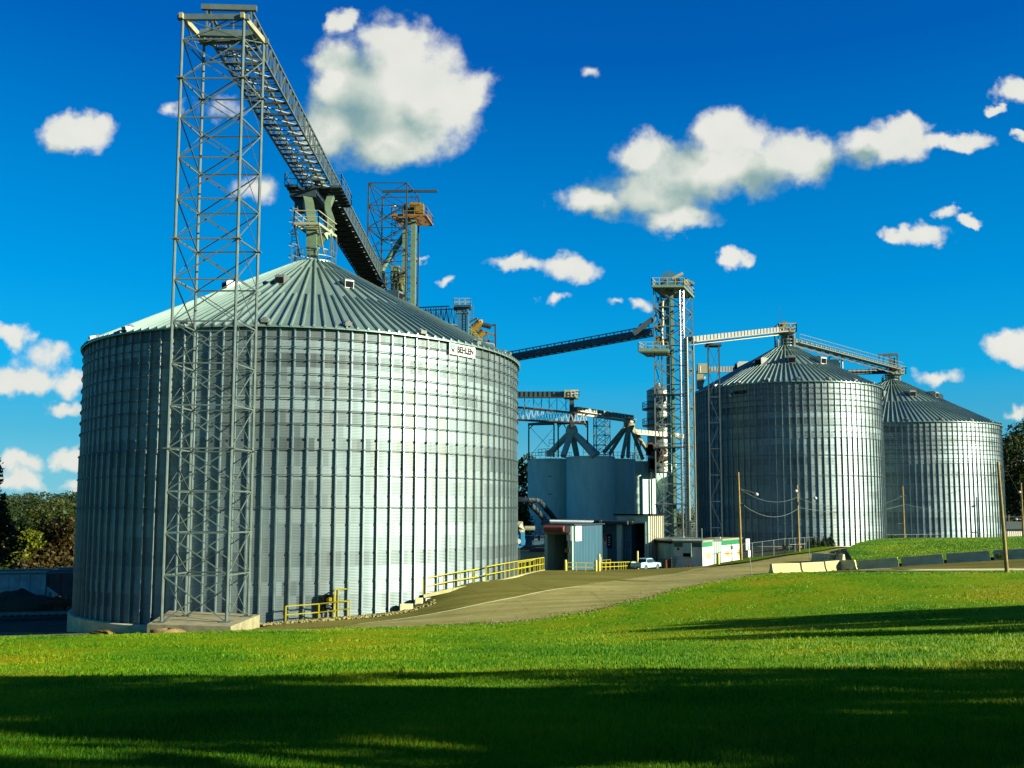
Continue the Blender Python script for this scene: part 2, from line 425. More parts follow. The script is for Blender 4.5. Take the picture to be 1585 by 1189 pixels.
# ground to the horizon
def axis(lo, hi, far, step):
    a = list(np.arange(lo, hi+.1, step)); d = step; x = hi
    while x < far: d *= 1.35; x += d; a.append(x)
    d = step; x = lo
    while x > -far: d *= 1.35; x -= d; a.insert(0, x)
    return np.array(a)
ax, ay = axis(-100, 110, 6000, 1.5), axis(-24, 240, 6000, 1.5)
GX, GY = np.meshgrid(ax, ay); GZ = Tn(GX, GY)-.05
nx = len(ax); i = (np.arange(len(ay)-1)[:, None]*nx+np.arange(nx-1)).ravel()
g = meshobj('ground', np.c_[GX.ravel(), GY.ravel(), GZ.ravel()], np.c_[i, i+1, i+nx+1, i+nx], 'yard', smooth=True); g['kind'] = 'structure'
# lawn edge traced on the ground
edge_px = [(-260, 990), (-100, 990), (0, 989), (100, 986), (230, 983), (350, 979), (450, 976), (560, 973), (700, 968), (770, 965), (850, 958), (900, 950), (950, 938), (1000, 926),
           (1050, 913), (1100, 902), (1150, 893.5), (1190, 889.5), (1300, 887), (1400, 886), (1559, 885), (1700, 885), (1850, 885)]
edge = [hit(x, y, 30, 74) for x, y in edge_px]
near = [(p.x*.25*3.2-0, -22) for p in edge]
near = [(-95+190*k/(len(edge)-1), -22) for k in range(len(edge))]
lawn = sheet('lawn', 'lawn', edge, near, 60, .03)
# dirt lip between lawn and road
road_out = [hit(x, y, 30, 90) for x, y in [(330, 980), (450, 977), (560, 974), (700, 968.5), (770, 966), (850, 958.5), (900, 950.5), (950, 939), (1000, 926.5), (1050, 913.5), (1100, 902.5), (1150, 893.8)]]
line_px = [(500, 974.5), (560, 966), (650, 954.5), (700, 945), (800, 926), (900, 908), (1000, 893), (1062, 885)]
line = [hit(x, y, 30, 95) for x, y in line_px]
far_e = [G(1075, 884, 93), G(1150, 873, 98), G(1230, 862, 108), G(1330, 853, 128), G(1400, 850, 150)]
near_e = [hit(1150, 894, 40, 76), hit(1195, 890.5, 40, 78), G(1305, 883, 84.5), G(1325, 868, 98), G(1345, 858, 118), G(1440, 850, 150)]
sheet('road', 'road', line+far_e, road_out[3:]+near_e, 14, .02)
sheet('parking_lot', 'asphalt', [(p.x, p.y) for p in [G(380, 975, 56.5), G(480, 957, 60.6), G(545, 953, 61.4), G(600, 946, 62.3), G(650, 921, 64), G(700, 912, 65.5), G(780, 895, 74), G(842, 883, 88), G(850, 883, 104), G(900, 884, 108), G(1000, 882.5, 116), G(1040, 880, 108), G(1087, 877, 108), G(1150, 866, 119)]],
      [hit(440, 977, 30, 60)]+line+[G(1090, 881, 95), G(1150, 872, 103)], 16, .012)
sheet('road_edge_line', 'line', [(p.x, p.y) for p in line], [(p.x-.10, p.y-.28) for p in line], 1, .045)
sheet('street', 'asphalt', [G(1305, 878, 86), G(1400, 876, 80), G(1500, 872, 76), G(1600, 868, 75), G(1900, 868, 73)],
      [hit(1185, 890.5, 40, 76), G(1300, 887, 67), G(1400, 886, 66), G(1559, 886, 63), G(1900, 886, 60)], 6, .015)
sheet('concrete_gutter', 'line', [hit(x, y, 40, 76) for x, y in [(1330, 882.6), (1400, 882), (1470, 881.5), (1559, 881), (1900, 881)]],
      [hit(x, y, 40, 76) for x, y in [(1330, 884.4), (1400, 884.4), (1470, 884), (1559, 884), (1900, 884)]], 1, .035)
sheet('dirt_lip', 'dirt', [(p.x+.25, p.y+.45) for p in road_out[3:]], [(p.x-.1, p.y-.4) for p in road_out[3:]], 2, .04)
sheet('yard_strip', 'gravel', [hit(-200, 978, 40, 75), hit(0, 979.5, 40, 75), hit(110, 979, 40, 75), hit(225, 976, 40, 60)],
      [hit(-200, 988, 40, 75), hit(0, 987, 40, 75), hit(110, 984.5, 40, 75), hit(225, 981.5, 40, 60)], 2, .02)
v_a = [G(1150, 866, 109), G(1215, 853, 118), G(1300, 848, 130), G(1400, 845, 148), G(1520, 843, 160)]
v_b = [G(1105, 882, 97), G(1150, 873, 100), G(1230, 862, 110), G(1330, 853, 130), G(1440, 850, 152)]
sheet('grass_verge', 'mound', v_a, v_b, 4, .10)
# mound behind the barriers
def mb(XY, t): return 1.0*np.sin(np.clip(t, 0, 1)*PI/2)*np.clip((XY[..., 0]-27)/16, 0, 1)**.8 + .15
m_a = [(26.8, 83.3), (30, 82), (34, 80.1), (38.6, 76.6), (44, 74.2), (60, 70)]
m_b = [(31, 100), (36, 112), (44, 125), (54, 128), (70, 125), (100, 110)]
sheet('grass_mound', 'mound', m_a, m_b, 16, .05, bend=mb)

# ------------------------------------------------------------------ grain silos
def silo(S_, R, zb, zf0, ze, tanr, n, rings, pitch, nrib, rc, tiers, wallmat, label, vent_r, vent_t, seg_up=None, vent_s=.88):
    root = thing('grain_silo', (S_.x, S_.y, zb), label, 'grain silo', 'corrugated steel grain silos')
    tocam = math.atan2(-S_.y, -S_.x)
    def pt(a, r, z): return (S_.x+r*math.cos(a), S_.y+r*math.sin(a), z)
    # corrugated wall
    rows = int((ze-zb)/(pitch/4)); cols = n*2
    zz = np.linspace(0, ze-zb, rows+1); amp = .016*pitch/.1*.8
    aa = np.arange(cols)*2*PI/cols
    rr = R+amp*np.cos(zz*2*PI/pitch)
    V = np.empty((rows+1, cols, 3)); V[..., 0] = rr[:, None]*np.cos(aa); V[..., 1] = rr[:, None]*np.sin(aa); V[..., 2] = zz[:, None]
    q = np.arange(rows)[:, None]*cols+np.arange(cols); q2 = np.arange(rows)[:, None]*cols+(np.arange(cols)+1) % cols
    w = meshobj('wall', V.reshape(-1, 3), np.c_[q.ravel(), q2.ravel(), (q2+cols).ravel(), (q+cols).ravel()], wallmat, smooth=True, parent=root)
    # stiffeners: hat shaped posts, deeper on the lower rings
    zsplit = seg_up or (zb+(ze-zb)*.55)
    H = ze-zb; zs = zsplit-zb
    def post():
        m = MB()
        for (z0, z1, w_, d_) in ((0, zs, .10, .18), (zs, H-.12, .085, .125)):
            for y in (-w_/2-.02, w_/2+.02):
                pass
            o = [(R+.018, -w_/2-.045), (R+.022, -w_/2), (R+d_, -w_/2+.012), (R+d_, w_/2-.012), (R+.022, w_/2), (R+.018, w_/2+.045)]
            k = len(m.v); m.v += [(x, y, z) for z in (z0, z1) for x, y in o]
            m.f += [(k+i, k+i+1, k+7+i, k+6+i) for i in range(5)]; m.f.append((k+6, k+7, k+8, k+9, k+10, k+11)); m.f.append((k+5, k+4, k+3, k+2, k+1, k))
        for k in range(int(H/1.86)):
            m.box((R+.19 if k*1.86 < zs else R+.135, 0, .9+k*1.86), (.02, .10, .16))
        return m
    pm = post(); me = None
    off = (tocam % (2*PI/n))
    angs = sorted([(i+.5)*2*PI/n for i in range(n)], key=lambda a: abs((a-tocam+PI) % (2*PI)-PI))
    for a in angs[:100]:
        if me is None:
            me = bpy.data.meshes.new('stiffener'); me.from_pydata(pm.v, [], pm.f); me.materials.append(MATS['galv_post'])
        o = bpy.data.objects.new('stiffener', me); C.objects.link(o); o.parent = root; o.rotation_euler.z = a
    if len(angs) > 100:
        r = MB()
        for a in angs[100:]:
            M = Matrix.Rotation(a, 4, 'Z'); r.add([M@Vector(v) for v in pm.v], pm.f)
        o = bpy.data.objects.new('stiffener', bpy.data.meshes.new('stiffener')); o.data.from_pydata(r.v, [], r.f); o.data.materials.append(MATS['galv_post'])
        C.objects.link(o); o.parent = root; o['kind'] = 'stuff'
    # wind rings with clamps
    for z in rings:
        m = MB(); rt = R+.185; k = 8; nn = n
        for i in range(nn):
            a0, a1 = (i+.5)*2*PI/n, (i+1.5)*2*PI/n
            m.tube(pt(a0, rt, z), pt(a1, rt, z), .025 if R > 15 and pitch < .15 else .034, 6, cap=False)
            m.box(pt(a0, R+.18, z), (.10, .09, .09), a0)
        m.build('wind_ring', 'galv_ring', root)
    # roof: cone with ribs in three tiers
    ro = R+.32; zr = lambda r: ze+(R-r)*tanr
    m = MB(); m.lathe((S_.x, S_.y, 0), [(ro, zr(ro)-.10), (ro, zr(ro)), (tiers[1], zr(tiers[1])), (tiers[0], zr(tiers[0])), (rc, zr(rc)), (rc, zr(rc)+.22), (0.05, zr(rc)+.42)], nrib)
    def rib(a, r0, r1):
        w_, h_ = .06, .17; c_, s_ = math.cos(a), math.sin(a)
        def q_(r, t, hh): z = zr(r)+hh; return (S_.x+r*c_-t*s_, S_.y+r*s_+t*c_, z)
        k = len(m.v); prof = [(-w_-.03, .0), (-w_*.6, h_), (w_*.6, h_), (w_+.03, .0)]
        for r in (r1, r0): m.v += [q_(r, t, hh) for t, hh in prof]
        m.f += [(k+4+i, k+5+i, k+1+i, k+i) for i in range(3)]+[(k, k+1, k+2, k+3), (k+7, k+6, k+5, k+4)]
    for i in range(nrib):
        a = i*2*PI/nrib+tocam
        rib(a, ro+.05, tiers[1] if i % 2 else (tiers[0] if i % 4 else rc))
    m.build('roof', 'galv_roof', root)
    mm = MB()
    for k in range(nrib*0): pass
    # big roof vents
    for i, t in enumerate(vent_t):
        a = tocam+math.radians(t); x = Vector((math.cos(a), math.sin(a), 0)); y = Vector((-math.sin(a), math.cos(a), 0)); r = vent_r; v = vent_s
        def q_(dr, dt, dz): p = Vector((S_.x, S_.y, 0))+x*(r+dr)+y*dt; return (p.x, p.y, zr(r+dr)+dz)
        m = MB(); w_ = .40*v
        zt = zr(r-.9*v)+.16
        poly = [(-1.1, .02), (-1.0, .16), (.30, .84), (.56, .80), (.50, .04)]
        pts = []
        for dr, dz in poly: pts.append((dr*v, dz*v))
        A = [q_(dr, -w_, dz) for dr, dz in pts]; B = [q_(dr, w_, dz) for dr, dz in pts]; k = len(A)
        m.add(A+B, [tuple(range(k-1, -1, -1)), tuple(range(k, 2*k))]+[(i, (i+1) % k, (i+1) % k+k, i+k) for i in range(k)])
        o = m.build('roof_vent', 'galv_vent', root)
        A = [q_(dr*v, s*w_*.84, z*v) for s, dr, z in ((-1, .515, .14), (1, .515, .14), (1, .565, .68), (-1, .565, .68))]; oo = MB(); oo.extrude(A, x*.02); oo.build('vent_mouth', 'black', o)
    # small eave vents
    for k in range(20):
        a = tocam+math.radians(7.5+18*k); m = MB(); c = pt(a, R-.25, zr(R-.25)+.1)
        m.lathe((c[0], c[1], c[2]-.1), [(.3, 0), (.3, .14), (.22, .27), (.1, .34), (.01, .36)], 10)
        d = Vector((math.cos(a), math.sin(a), 0)); m.bar(Vector(c)+d*.1, Vector(c)+d*.52-Vector((0, 0, .10)), .46, .24)
        m.build('eave_vent', 'galv_vent', root, smooth=.5)
    # foundation ring
    m = MB(); m.lathe((S_.x, S_.y, 0), [(R+.45, zf0), (R+.45, zb-.05), (R+.38, zb), (R-.3, zb)], 96)
    m.build('foundation', 'concrete_grey', root, smooth=.6)
    # peak collar rail
    m = MB(); zc = zr(rc)+.05; r_ = rc+.05
    for k in range(16):
        a0, a1 = 2*PI*k/16, 2*PI*(k+1)/16
        for h in (.55, 1.07): m.bar(pt(a0, r_, zc+h), pt(a1, r_, zc+h), .05)
        m.bar(pt(a0, r_, zc), pt(a0, r_, zc+1.07), .05)
    m.build('collar_handrail', 'steel', root)
    return root, zr
zb1 = -7.2; ze1 = .7295*R1
rz1 = [P(480, y, 60.5).z for y in (524, 538.6, 558.3, 579, 598.7, 616.8, 635.7, 656, 695, 735, 785)]
silo1, zr1 = silo(S1, R1, zb1, -10.5, ze1, .547, 116, rz1, .1, 152, 1.65, (3.65, 10.6), 'galv_wall',
                  'largest steel grain silo behind the lattice tower, with a white sign at its eave', 7.9, [18+36*k for k in range(10)], seg_up=rz1[8])
zb2 = P(1215, 846, 127).z; ze2 = 1.3244*R2
rz2 = [P(1215, y, 127).z for y in (600, 608.7, 617.5, 626.5, 636, 657.5, 676.5, 704, 736)]
silo2, zr2 = silo(S2, R2, zb2, zb2-2.5, ze2, .56, 93, rz2, .2, 112, 1.3, (3.0, 8.2), 'galv_wall_b',
                  'steel grain silo behind the white office and the row of small cedars', 7.3, [7+36*k for k in range(10)], seg_up=rz2[6], vent_s=1.35)
zb3 = P(1460, 842, 163).z; ze3 = P(1440, 651.5, 152).z
rz3 = [P(1440, y, 152).z for y in (660.6, 667.6, 675.2, 682, 688.8, 696, 702, 709.8, 717.3, 735, 752.7, 775.9)]
silo3, zr3 = silo(S3, R3, zb3, zb3-2.5, ze3, .545, 121, rz3, .2, 140, 1.4, (3.6, 10.4), 'galv_wall_c',
                  'steel grain silo farthest right, behind the grass mound', 8.0, [-12+36*k for k in range(10)], seg_up=rz3[8], vent_s=1.35)
def lettering(parent, txt, origin, xdir, updir, h, mat='ink', width=None, emb=True):
    """letters standing proud of a surface; origin = lower left"""
    cu = bpy.data.curves.new('lettering', 'FONT'); cu.body = txt; cu.size = 1.0; cu.extrude = .02; cu.offset = .03
    o = bpy.data.objects.new('lettering_src', cu); C.objects.link(o)
    dg = bpy.context.evaluated_depsgraph_get(); dg.update(); me = bpy.data.meshes.new_from_object(o.evaluated_get(dg))
    bpy.data.objects.remove(o)
    xs = [v.co.x for v in me.vertices]; ys = [v.co.y for v in me.vertices]; x0, x1, y0, y1 = min(xs), max(xs), min(ys), max(ys)
    sc = h/(y1-y0); sx = sc if width is None else width/(x1-x0); X = Vector(xdir).normalized(); U = Vector(updir).normalized(); Z = X.cross(U)
    off = Vector(parent['_o'])
    for v in me.vertices: v.co = Vector(origin)+X*((v.co.x-x0)*sx)+U*((v.co.y-y0)*sc)+Z*(v.co.z*.5+.01)-off
    me.materials.clear(); me.materials.append(MATS[mat]); me.update()
    r = bpy.data.objects.new('lettering', me); C.objects.link(r); r.parent = parent; r['_o'] = tuple(off)
    return r
def emblem(parent, o, X, U, h):
    X = Vector(X).normalized(); U = Vector(U).normalized(); Z = X.cross(U); o = Vector(o)
    def poly(pts, mat):
        m = MB(); m.extrude([o+X*(a*h)+U*(b*h)+Z*.012 for a, b in pts], Z*.02); m.build('emblem', mat, parent)
    poly([(0, .98), (.78, 1.0), (.78, .86), (0, .84)], 'blue_emblem')
    poly([(.12, .76), (.78, .78), (.72, .62), (.12, .60)], 'blue_emblem')
    poly([(.0, .84), (.12, .84), (.16, .50), (.06, .46)], 'blue_emblem')
    poly([(.02, .44), (.16, .50), (.42, .16), (.30, .10)], 'ink')
    poly([(.30, .10), (.42, .16), (.74, .50), (.60, .56)], 'ink')
    poly([(.08, .0), (.24, .0), (.60, .32), (.46, .36)], 'ink')
    poly([(.52, .0), (.68, .02), (.34, .34), (.20, .28)], 'ink')
def silo_sign(root, S_, R, px0, px1, zt, zb_, plate=True, hfrac=.5):
    def ang(px):
        u = (px-CX)/F; d = Vector((u, 1)).normalized(); b = d.dot(Vector((S_.x, S_.y))); c = S_.x**2+S_.y**2-R*R
        t = b-math.sqrt(b*b-c); q = d*t; return math.atan2(q.y-S_.y, q.x-S_.x)
    Rr = R+.2; a0, a1 = ang(px0), ang(px1)
    A = Vector((S_.x+Rr*math.cos(a0), S_.y+Rr*math.sin(a0), zb_)); B = Vector((S_.x+Rr*math.cos(a1), S_.y+Rr*math.sin(a1), zb_))
    X = (B-A); L = X.length; X.normalize(); U = Vector((0, 0, 1)); Z = X.cross(U)
    if plate:
        m = MB(); m.extrude([A, B, B+U*(zt-zb_), A+U*(zt-zb_)], Z*.03); s = m.build('sign', 'white_paint', root)
    else: s = MB().extrude([A, A+X*.4, A+X*.4+U*.4, A+U*.4], Z*.01).build('sign', 'white_paint', root)
    h = (zt-zb_); e = h*.62
    o = A+Z*.03
    emblem(s, o+X*L*.06+U*h*.2, X, U, e)
    lettering(s, 'BEHLEN', o+X*L*.30+U*h*.24, X, U, h*.50, width=L*.63)
silo_sign(silo1, S1, R1, 690.5, 730.5, ze1-.22, ze1-1.12)
silo_sign(silo2, S2, R2, 1132, 1161, P(1150, 599.5, 129).z, P(1150, 611, 129).z, plate=False)

# ------------------------------------------------------------------ lattice support tower on its pad
tz = P(300, 957, 56).z
bl = [P(250, 958.5, 54), P(350.6, 957.5, 54), P(384, 952, 56.9), P(286.5, 952.5, 56.9)]
for p in bl: p.z = tz
tp = [P(281, 30, 54), P(381, 28, 54), P(410, 67, 56.9), P(316, 70, 56.9)]
ztop = P(281, 30, 54).z
tp = [Vector((b.x, b.y, ztop)) for b in bl]
tower1 = thing('support_tower', ((bl[0].x+bl[2].x)/2, 55.5, tz), 'tall grey steel lattice tower on a concrete pad in front of the largest silo', 'lattice tower')
lv = [0]+[(P(270, y, 54).z-tz)/(ztop-tz) for y in (891, 825, 760, 694, 627, 562, 497, 432.6, 369.7, 307.5, 243.8, 182, 121.5, 61)]+[1.0]
lattice(tower1, bl, tp, lv, .092, .042, .030)
for a, b in ((0, 1), (1, 2), (3, 2), (0, 3)):
    MB().bar(tp[a]+(tp[a]-tp[b]).normalized()*.3+Vector((0, 0, .12)), tp[b]+(tp[b]-tp[a]).normalized()*.3+Vector((0, 0, .12)), .22, .34).build('top_beam', 'steel_cream' if (a, b) in ((1, 2), (0, 3)) else 'steel', tower1)
for p in bl: MB().box(p+Vector((0, 0, .03)), (.6, .6, .05)).build('base_plate', 'steel', tower1)
for k in (4, 9, 13):
    for i in range(4):
        q = lerp(bl[i], tp[i], lv[k]); MB().box(q, (.42, .42, .06)).build('flange', 'steel', tower1)
pad = thing('concrete_pad', ((bl[0].x+bl[2].x)/2, 55.5, tz-2), 'pale concrete footing slab under the lattice tower', 'concrete pad')
c0, c1, c2, c3 = P(228, 961, 53.0), P(357, 974, 52.0), P(402, 960, 57.9), P(262, 953, 60.5)
m = MB(); m.prism([(c0.x, c0.y), (c1.x, c1.y), (c2.x, c2.y), (c3.x, c3.y)], tz-2.2, tz-.005); m.build('slab', 'concrete_pad', pad)

# ------------------------------------------------------------------ conveyor bridge on top
def bridge(root, A, B, w, h, n, open_to=0., mat='steel', rc=.07, deck=True, mid_posts=True, cross=True, deckmat='steel_dark', crossmat=None):
    A, B = Vector(A), Vector(B); d = (B-A).normalized(); s = d.cross(Vector((0, 0, 1))).normalized()*(w/2); U = Vector((0, 0, h))
    for q in (-s, s, -s+U, s+U): MB().bar(A+q, B+q, rc*2).build('chord', mat, root)
    ps, ds, cs = [], [], []
    for i in range(n+1):
        p = lerp(A, B, i/n)
        for g in (-s, s): ps.append((p.y, MB().bar(p+g, p+g+U, rc*1.3)))
        cs.append((p.y, MB().bar(p-s, p+s, rc*1.6, rc*2.2)))
        if cross: cs.append((p.y, MB().bar(p-s+U, p+s+U, rc*1.1)))
        if i < n:
            p2 = lerp(A, B, (i+1)/n); pm = (p+p2)/2
            for g in (-s, s):
                ds.append((p.y, MB().bar(p+g, pm+g+U, rc*1.0)))
                ds.append((p.y, MB().bar(pm+g+U, p2+g, rc*1.0)))
                if mid_posts: ps.append((p.y+.1, MB().bar(pm+g, pm+g+U, rc*.8)))
            if cross:
                cs.append((p.y+.3, MB().bar(p-s, p2+s, rc*.9))); cs.append((p.y+.2, MB().bar(pm-s, pm+s, rc*1.1)))
                cs.append((p.y+.4, MB().bar(p+s+U, p2-s+U, rc*.7)))
    many(root, 'post', mat, ps); many(root, 'diagonal', mat, ds); many(root, 'cross_beam', crossmat or mat, cs)
    if deck:
        a = lerp(A, B, open_to); MB().bar(a+Vector((0, 0, .12)), B+Vector((0, 0, .12)), w*.92, .06).build('deck', deckmat, root)
    return d, s, U
zc = P(386.5, 50, 56).z
bA = Vector((-20.55, 54.9, zc)); bB = Vector((-23.5+0, 124, zc))
pA = P(353, 52, 55.3); bB = P(573, 431, 1); 
# both lower chords run level, away from the camera
lA, rA = P(321, 55, 55.6), P(386.5, 50, 55.6); lB, rB = P(551, 419, 112), P(594, 442, 112)
def atz(px, py, z):
    q = P(px, py, 1.); t = z/q.z; return q*t
lA, rA, lB, rB = [atz(*a, zc) for a in ((321, 55), (386.5, 50), (551, 419), (594, 442))]
bA = (lA+rA)/2; bB = (lB+rB)/2; dirb = (bB-bA).normalized(); bA = bA; bB = bB+dirb*6
bw = 2.75
br = thing('conveyor_bridge', (bA.x, bA.y, bA.z), 'long steel truss gallery running back from the lattice tower over the largest silo', 'conveyor bridge')
dd, ss, UU = bridge(br, bA, bB, bw, 1.62, 34, .42, crossmat='steel_dark')
MB().bar(bA-ss*1.25+UU+Vector((0, 0, .1)), bA+ss*1.25+UU+Vector((0, 0, .1)), .25, .34).build('end_beam', 'steel', br)
MB().bar(bA-ss*1.25, bA+ss*1.25, .3, .42).build('end_beam', 'steel', br)
tr = lerp(bA, bB, .40); m = MB(); m.bar(tr+Vector((0, 0, .75)), bB+Vector((0, 0, .75)), .75, .7); m.build('conveyor_trough', 'steel_green', br)
m = MB(); m.bar(bA+dd*1+Vector((.3, 0, .5)), tr+Vector((.3, 0, .5)), .22, .22)
for k in range(24):
    q = lerp(bA, tr, k/24)+Vector((.3, 0, 0)); m.bar(q+Vector((0, 0, .1)), q+Vector((0, 0, .9)), .06)
m.build('cable_tray', 'steel', br)
# hanging walkway landing at the silo peak
pk = S1.x; q0 = lerp(bA, bB, (82.4-bA.y)/(bB.y-bA.y)); q1 = lerp(bA, bB, (88.-bA.y)/(bB.y-bA.y)); zq = zc-.35
sd = ss.normalized(); 
for sgn, wd in ((-1, 1.15), (1, 1.0)):
    a, b = q0+sd*sgn*(bw/2+.1), q1+sd*sgn*(bw/2+.1); e = sd*sgn*wd
    m = MB(); m.extrude([Vector((p.x, p.y, zq)) for p in (a, b, b+e, a+e)], (0, 0, -.1))
    for i in range(7):
        p = lerp(a, b, i/6); m.bar(Vector((p.x, p.y, zq-.16)), Vector((p.x, p.y, zq-.16))+e, .08, .12)
    m.build('side_walkway', 'steel_dark', br)
    handrail(br, [Vector((p.x, p.y, zq)) for p in (a, a+e, b+e, b)], 1.07, 'steel', .03, 1.3)
def zz_(p, z): return Vector((p.x, p.y, z))
c = P(474, 300, 84.2); m = MB(); m.box((c.x, 84.6, zq-.45), (2.4, 3.2, .9)); m.box((c.x-.1, 84.2, zq-1.3), (1.5, 1.5, 1.2)); m.build('discharge_hopper', 'steel_dark', br)

# ------------------------------------------------------------------ spout and work platform on the silo peak
zpk = zr1(1.65)+.2
sp = thing('peak_spout', (S1.x, S1.y, zpk), 'green grain spout and cream railed platform standing on the peak of the largest silo', 'grain spout')
m = MB()
def duct(m, pts, w): 
    for a, b in zip(pts, pts[1:]): m.bar(a, b, w)
    return m
Ys = S1.y-1.0
duct(m, [P(484, 397, Ys), P(484, 368, Ys), P(484, 345, Ys)], .85); m.build('lower_spout', 'steel_green', sp)
duct(MB(), [P(484, 356, Ys), P(481, 338, Ys+2), P(478, 318, Ys+6), P(474, 306, Ys+8.3)], .8).build('upper_spout', 'steel_green', sp)
duct(MB(), [P(490, 378, Ys), P(501, 367, Ys), P(512, 360, Ys+.6), P(513, 345, Ys+2), P(508, 330, Ys+4.5), P(507, 319, Ys+6.5), P(513, 304, Ys+8.5)], .55).build('bypass_spout', 'steel_green', sp)
Yp = S1.y-3.0
f0, f1 = P(455, 346, Yp), P(493, 345, Yp); zp = f0.z; b0, b1 = Vector((f0.x+.5, Yp+3.6, zp)), Vector((f1.x+.6, Yp+3.6, zp)); f1.z = zp
m = MB()
for a, b in ((f0, f1), (f1, b1), (b1, b0), (b0, f0)): m.bar(a, b, .1, .2)
for i in range(1, 7): m.bar(lerp(f0, b0, i/7), lerp(f1, b1, i/7), .22, .05)
m.build('platform', 'steel_cream', sp)
handrail(sp, [f1, b1, b0, f0, f1], 1.07, 'steel_cream', .035, 1.9)
for p, q in ((f0, P(462, 397, Ys)), (f1, P(500, 396, Ys)), (b0, P(470, 395, Ys+2)), (b1, P(505, 395, Ys+2)), (P(513, 362, Ys), P(500, 394, Ys)), (P(513, 362, Ys), P(517, 396, Ys+.6))):
    MB().bar(Vector(p)*1, Vector((p.x*.9+q.x*.1, q.y, q.z)), .12).build('platform_leg', 'steel_cream' if p is f1 else 'steel', sp)
m = MB()
for k in range(14):
    z = zpk+k*.3; m.bar(Vector((S1.x-1.5, Yp+1.2, z)), Vector((S1.x-1.1, Yp+1.2, z)), .04)
for xx in (-1.5, -1.1): m.bar(Vector((S1.x+xx, Yp+1.2, zpk-.6)), Vector((S1.x+xx, Yp+1.2, zpk+4.4)), .05)
for z in (0, 1, 2, 3, 4): m.lathe((S1.x-1.3, Yp+.9, zpk+z), [(.38, 0), (.38, .06)], 8)
m.build('caged_ladder', 'steel', sp)
# ------------------------------------------------------------------ elevator tower behind the largest silo
def rect4(px0, px1, Y0, Y1, z, dx=0.):
    a, b = P(px0, 793, Y0), P(px1, 793, Y0)
    return [Vector((a.x, Y0, z)), Vector((b.x, Y0, z)), Vector((b.x+dx, Y1, z)), Vector((a.x+dx, Y1, z))]
Ya, Yb = 117, 122.5
zt = P(600, 283, Ya).z; zb_ = -8.
x0, x1 = P(570.6, 284, Ya).x, P(629.8, 283, Ya).x
B4 = [Vector((x0, Ya, zb_)), Vector((x1, Ya, zb_)), Vector((x1+.75, Yb, zb_)), Vector((x0+.75, Yb, zb_))]
T4 = [Vector((p.x, p.y, zt)) for p in B4]
tw2 = thing('elevator_tower', (x0+2.5, 119.5, zb_), 'dark steel lattice elevator tower rising behind the roof of the largest silo', 'elevator tower')
lattice(tw2, B4, T4, [i/17 for i in range(18)], .10, .06, .05, 'steel_dark', tubes=False)
zr_ = P(600, 294, Ya+2.5).z; MB().bar(Vector((x0+1.2, Ya+3, zr_)), Vector((x1+3.6, Ya+3, zr_)), .22, .34).build('hoist_beam', 'steel_dark', tw2)
el2 = thing('bucket_elevator', (x1-.2, 120, zb_), 'twin green bucket elevator legs with a yellow head drive inside the dark lattice tower', 'bucket elevator')
xl = P(631, 400, 119).x
for dx in (-.35, .75): MB().box((xl+dx, 119, (zb_+P(631, 340, 119).z)/2), (.62, .8, P(631, 340, 119).z-zb_)).build('elevator_leg', 'steel_green', el2)
hz = P(635, 335, 119).z
m = MB(); m.box((xl+.2, 119, hz+.6), (1.9, 1.0, 1.2)); m.lathe((0, 0, 0), [(0, 0)], 3) if 0 else None
m.build('elevator_head', 'steel_dark', el2)
m = MB(); m.box((xl+1.6, 118.6, hz+.8), (1.0, 1.2, 1.3)); m.tube((xl+.3, 118.2, hz+1.3), (xl+1.7, 118.2, hz+1.3), .3, 10); m.build('drive_motor', 'yellow_machine', el2)
m = MB(); q = [Vector((xl-1.9, 117.4, hz-.35)), Vector((xl+2.6, 117.4, hz-.35)), Vector((xl+2.9, 121.6, hz-.35)), Vector((xl-1.6, 121.6, hz-.35))]
for i in range(9): m.bar(lerp(q[0], q[3], i/8), lerp(q[1], q[2], i/8), .12, .12)
for i in range(4): m.bar(q[i], q[(i+1) % 4], .1, .25)
m.build('head_platform', 'orange_rust', el2); handrail(el2, q+[q[0]], 1.1, 'yellow_machine', .035, 1.4)
p0, p1 = P(627, 362, 119.5), P(590, 420, 119.5); MB().tube(p0, p1, .38, 12).build('spout', 'steel_green', el2, smooth=.6)
m = MB()
for k in range(30):
    z = zt-2-k*.35; m.bar((x0+2.4, Ya+3.8, z), (x0+2.9, Ya+3.8, z), .04)
for dx in (2.4, 2.9): m.bar((x0+dx, Ya+3.8, zt-1.5), (x0+dx, Ya+3.8, zt-12.5), .05)
for k in range(9): m.lathe((x0+2.65, Ya+3.6, zt-2-k*1.2), [(.42, 0), (.42, .07)], 10)
m.build('caged_ladder', 'steel', el2)
m = MB(); za = P(617, 430, 119).z
for (px, py, sx_, sy_, sz_) in ((612, 424, 1.1, 1, 2.0), (621, 432, .9, 1, 1.6), (615, 445, 1.5, 1.2, .8)): c = P(px, py, 118.5); m.box(c, (sx_, sy_, sz_))
m.build('gate_box', 'steel_green', el2)
q = [P(608, 436, 117.6), P(627, 436, 117.6), P(627, 436, 120)]
for py in (432, 446): 
    q = [P(609, py, 117.6), P(627, py+1, 117.6)]; handrail(el2, q, 1.5, 'yellow_machine', .05, .6, name='yellow_guard')

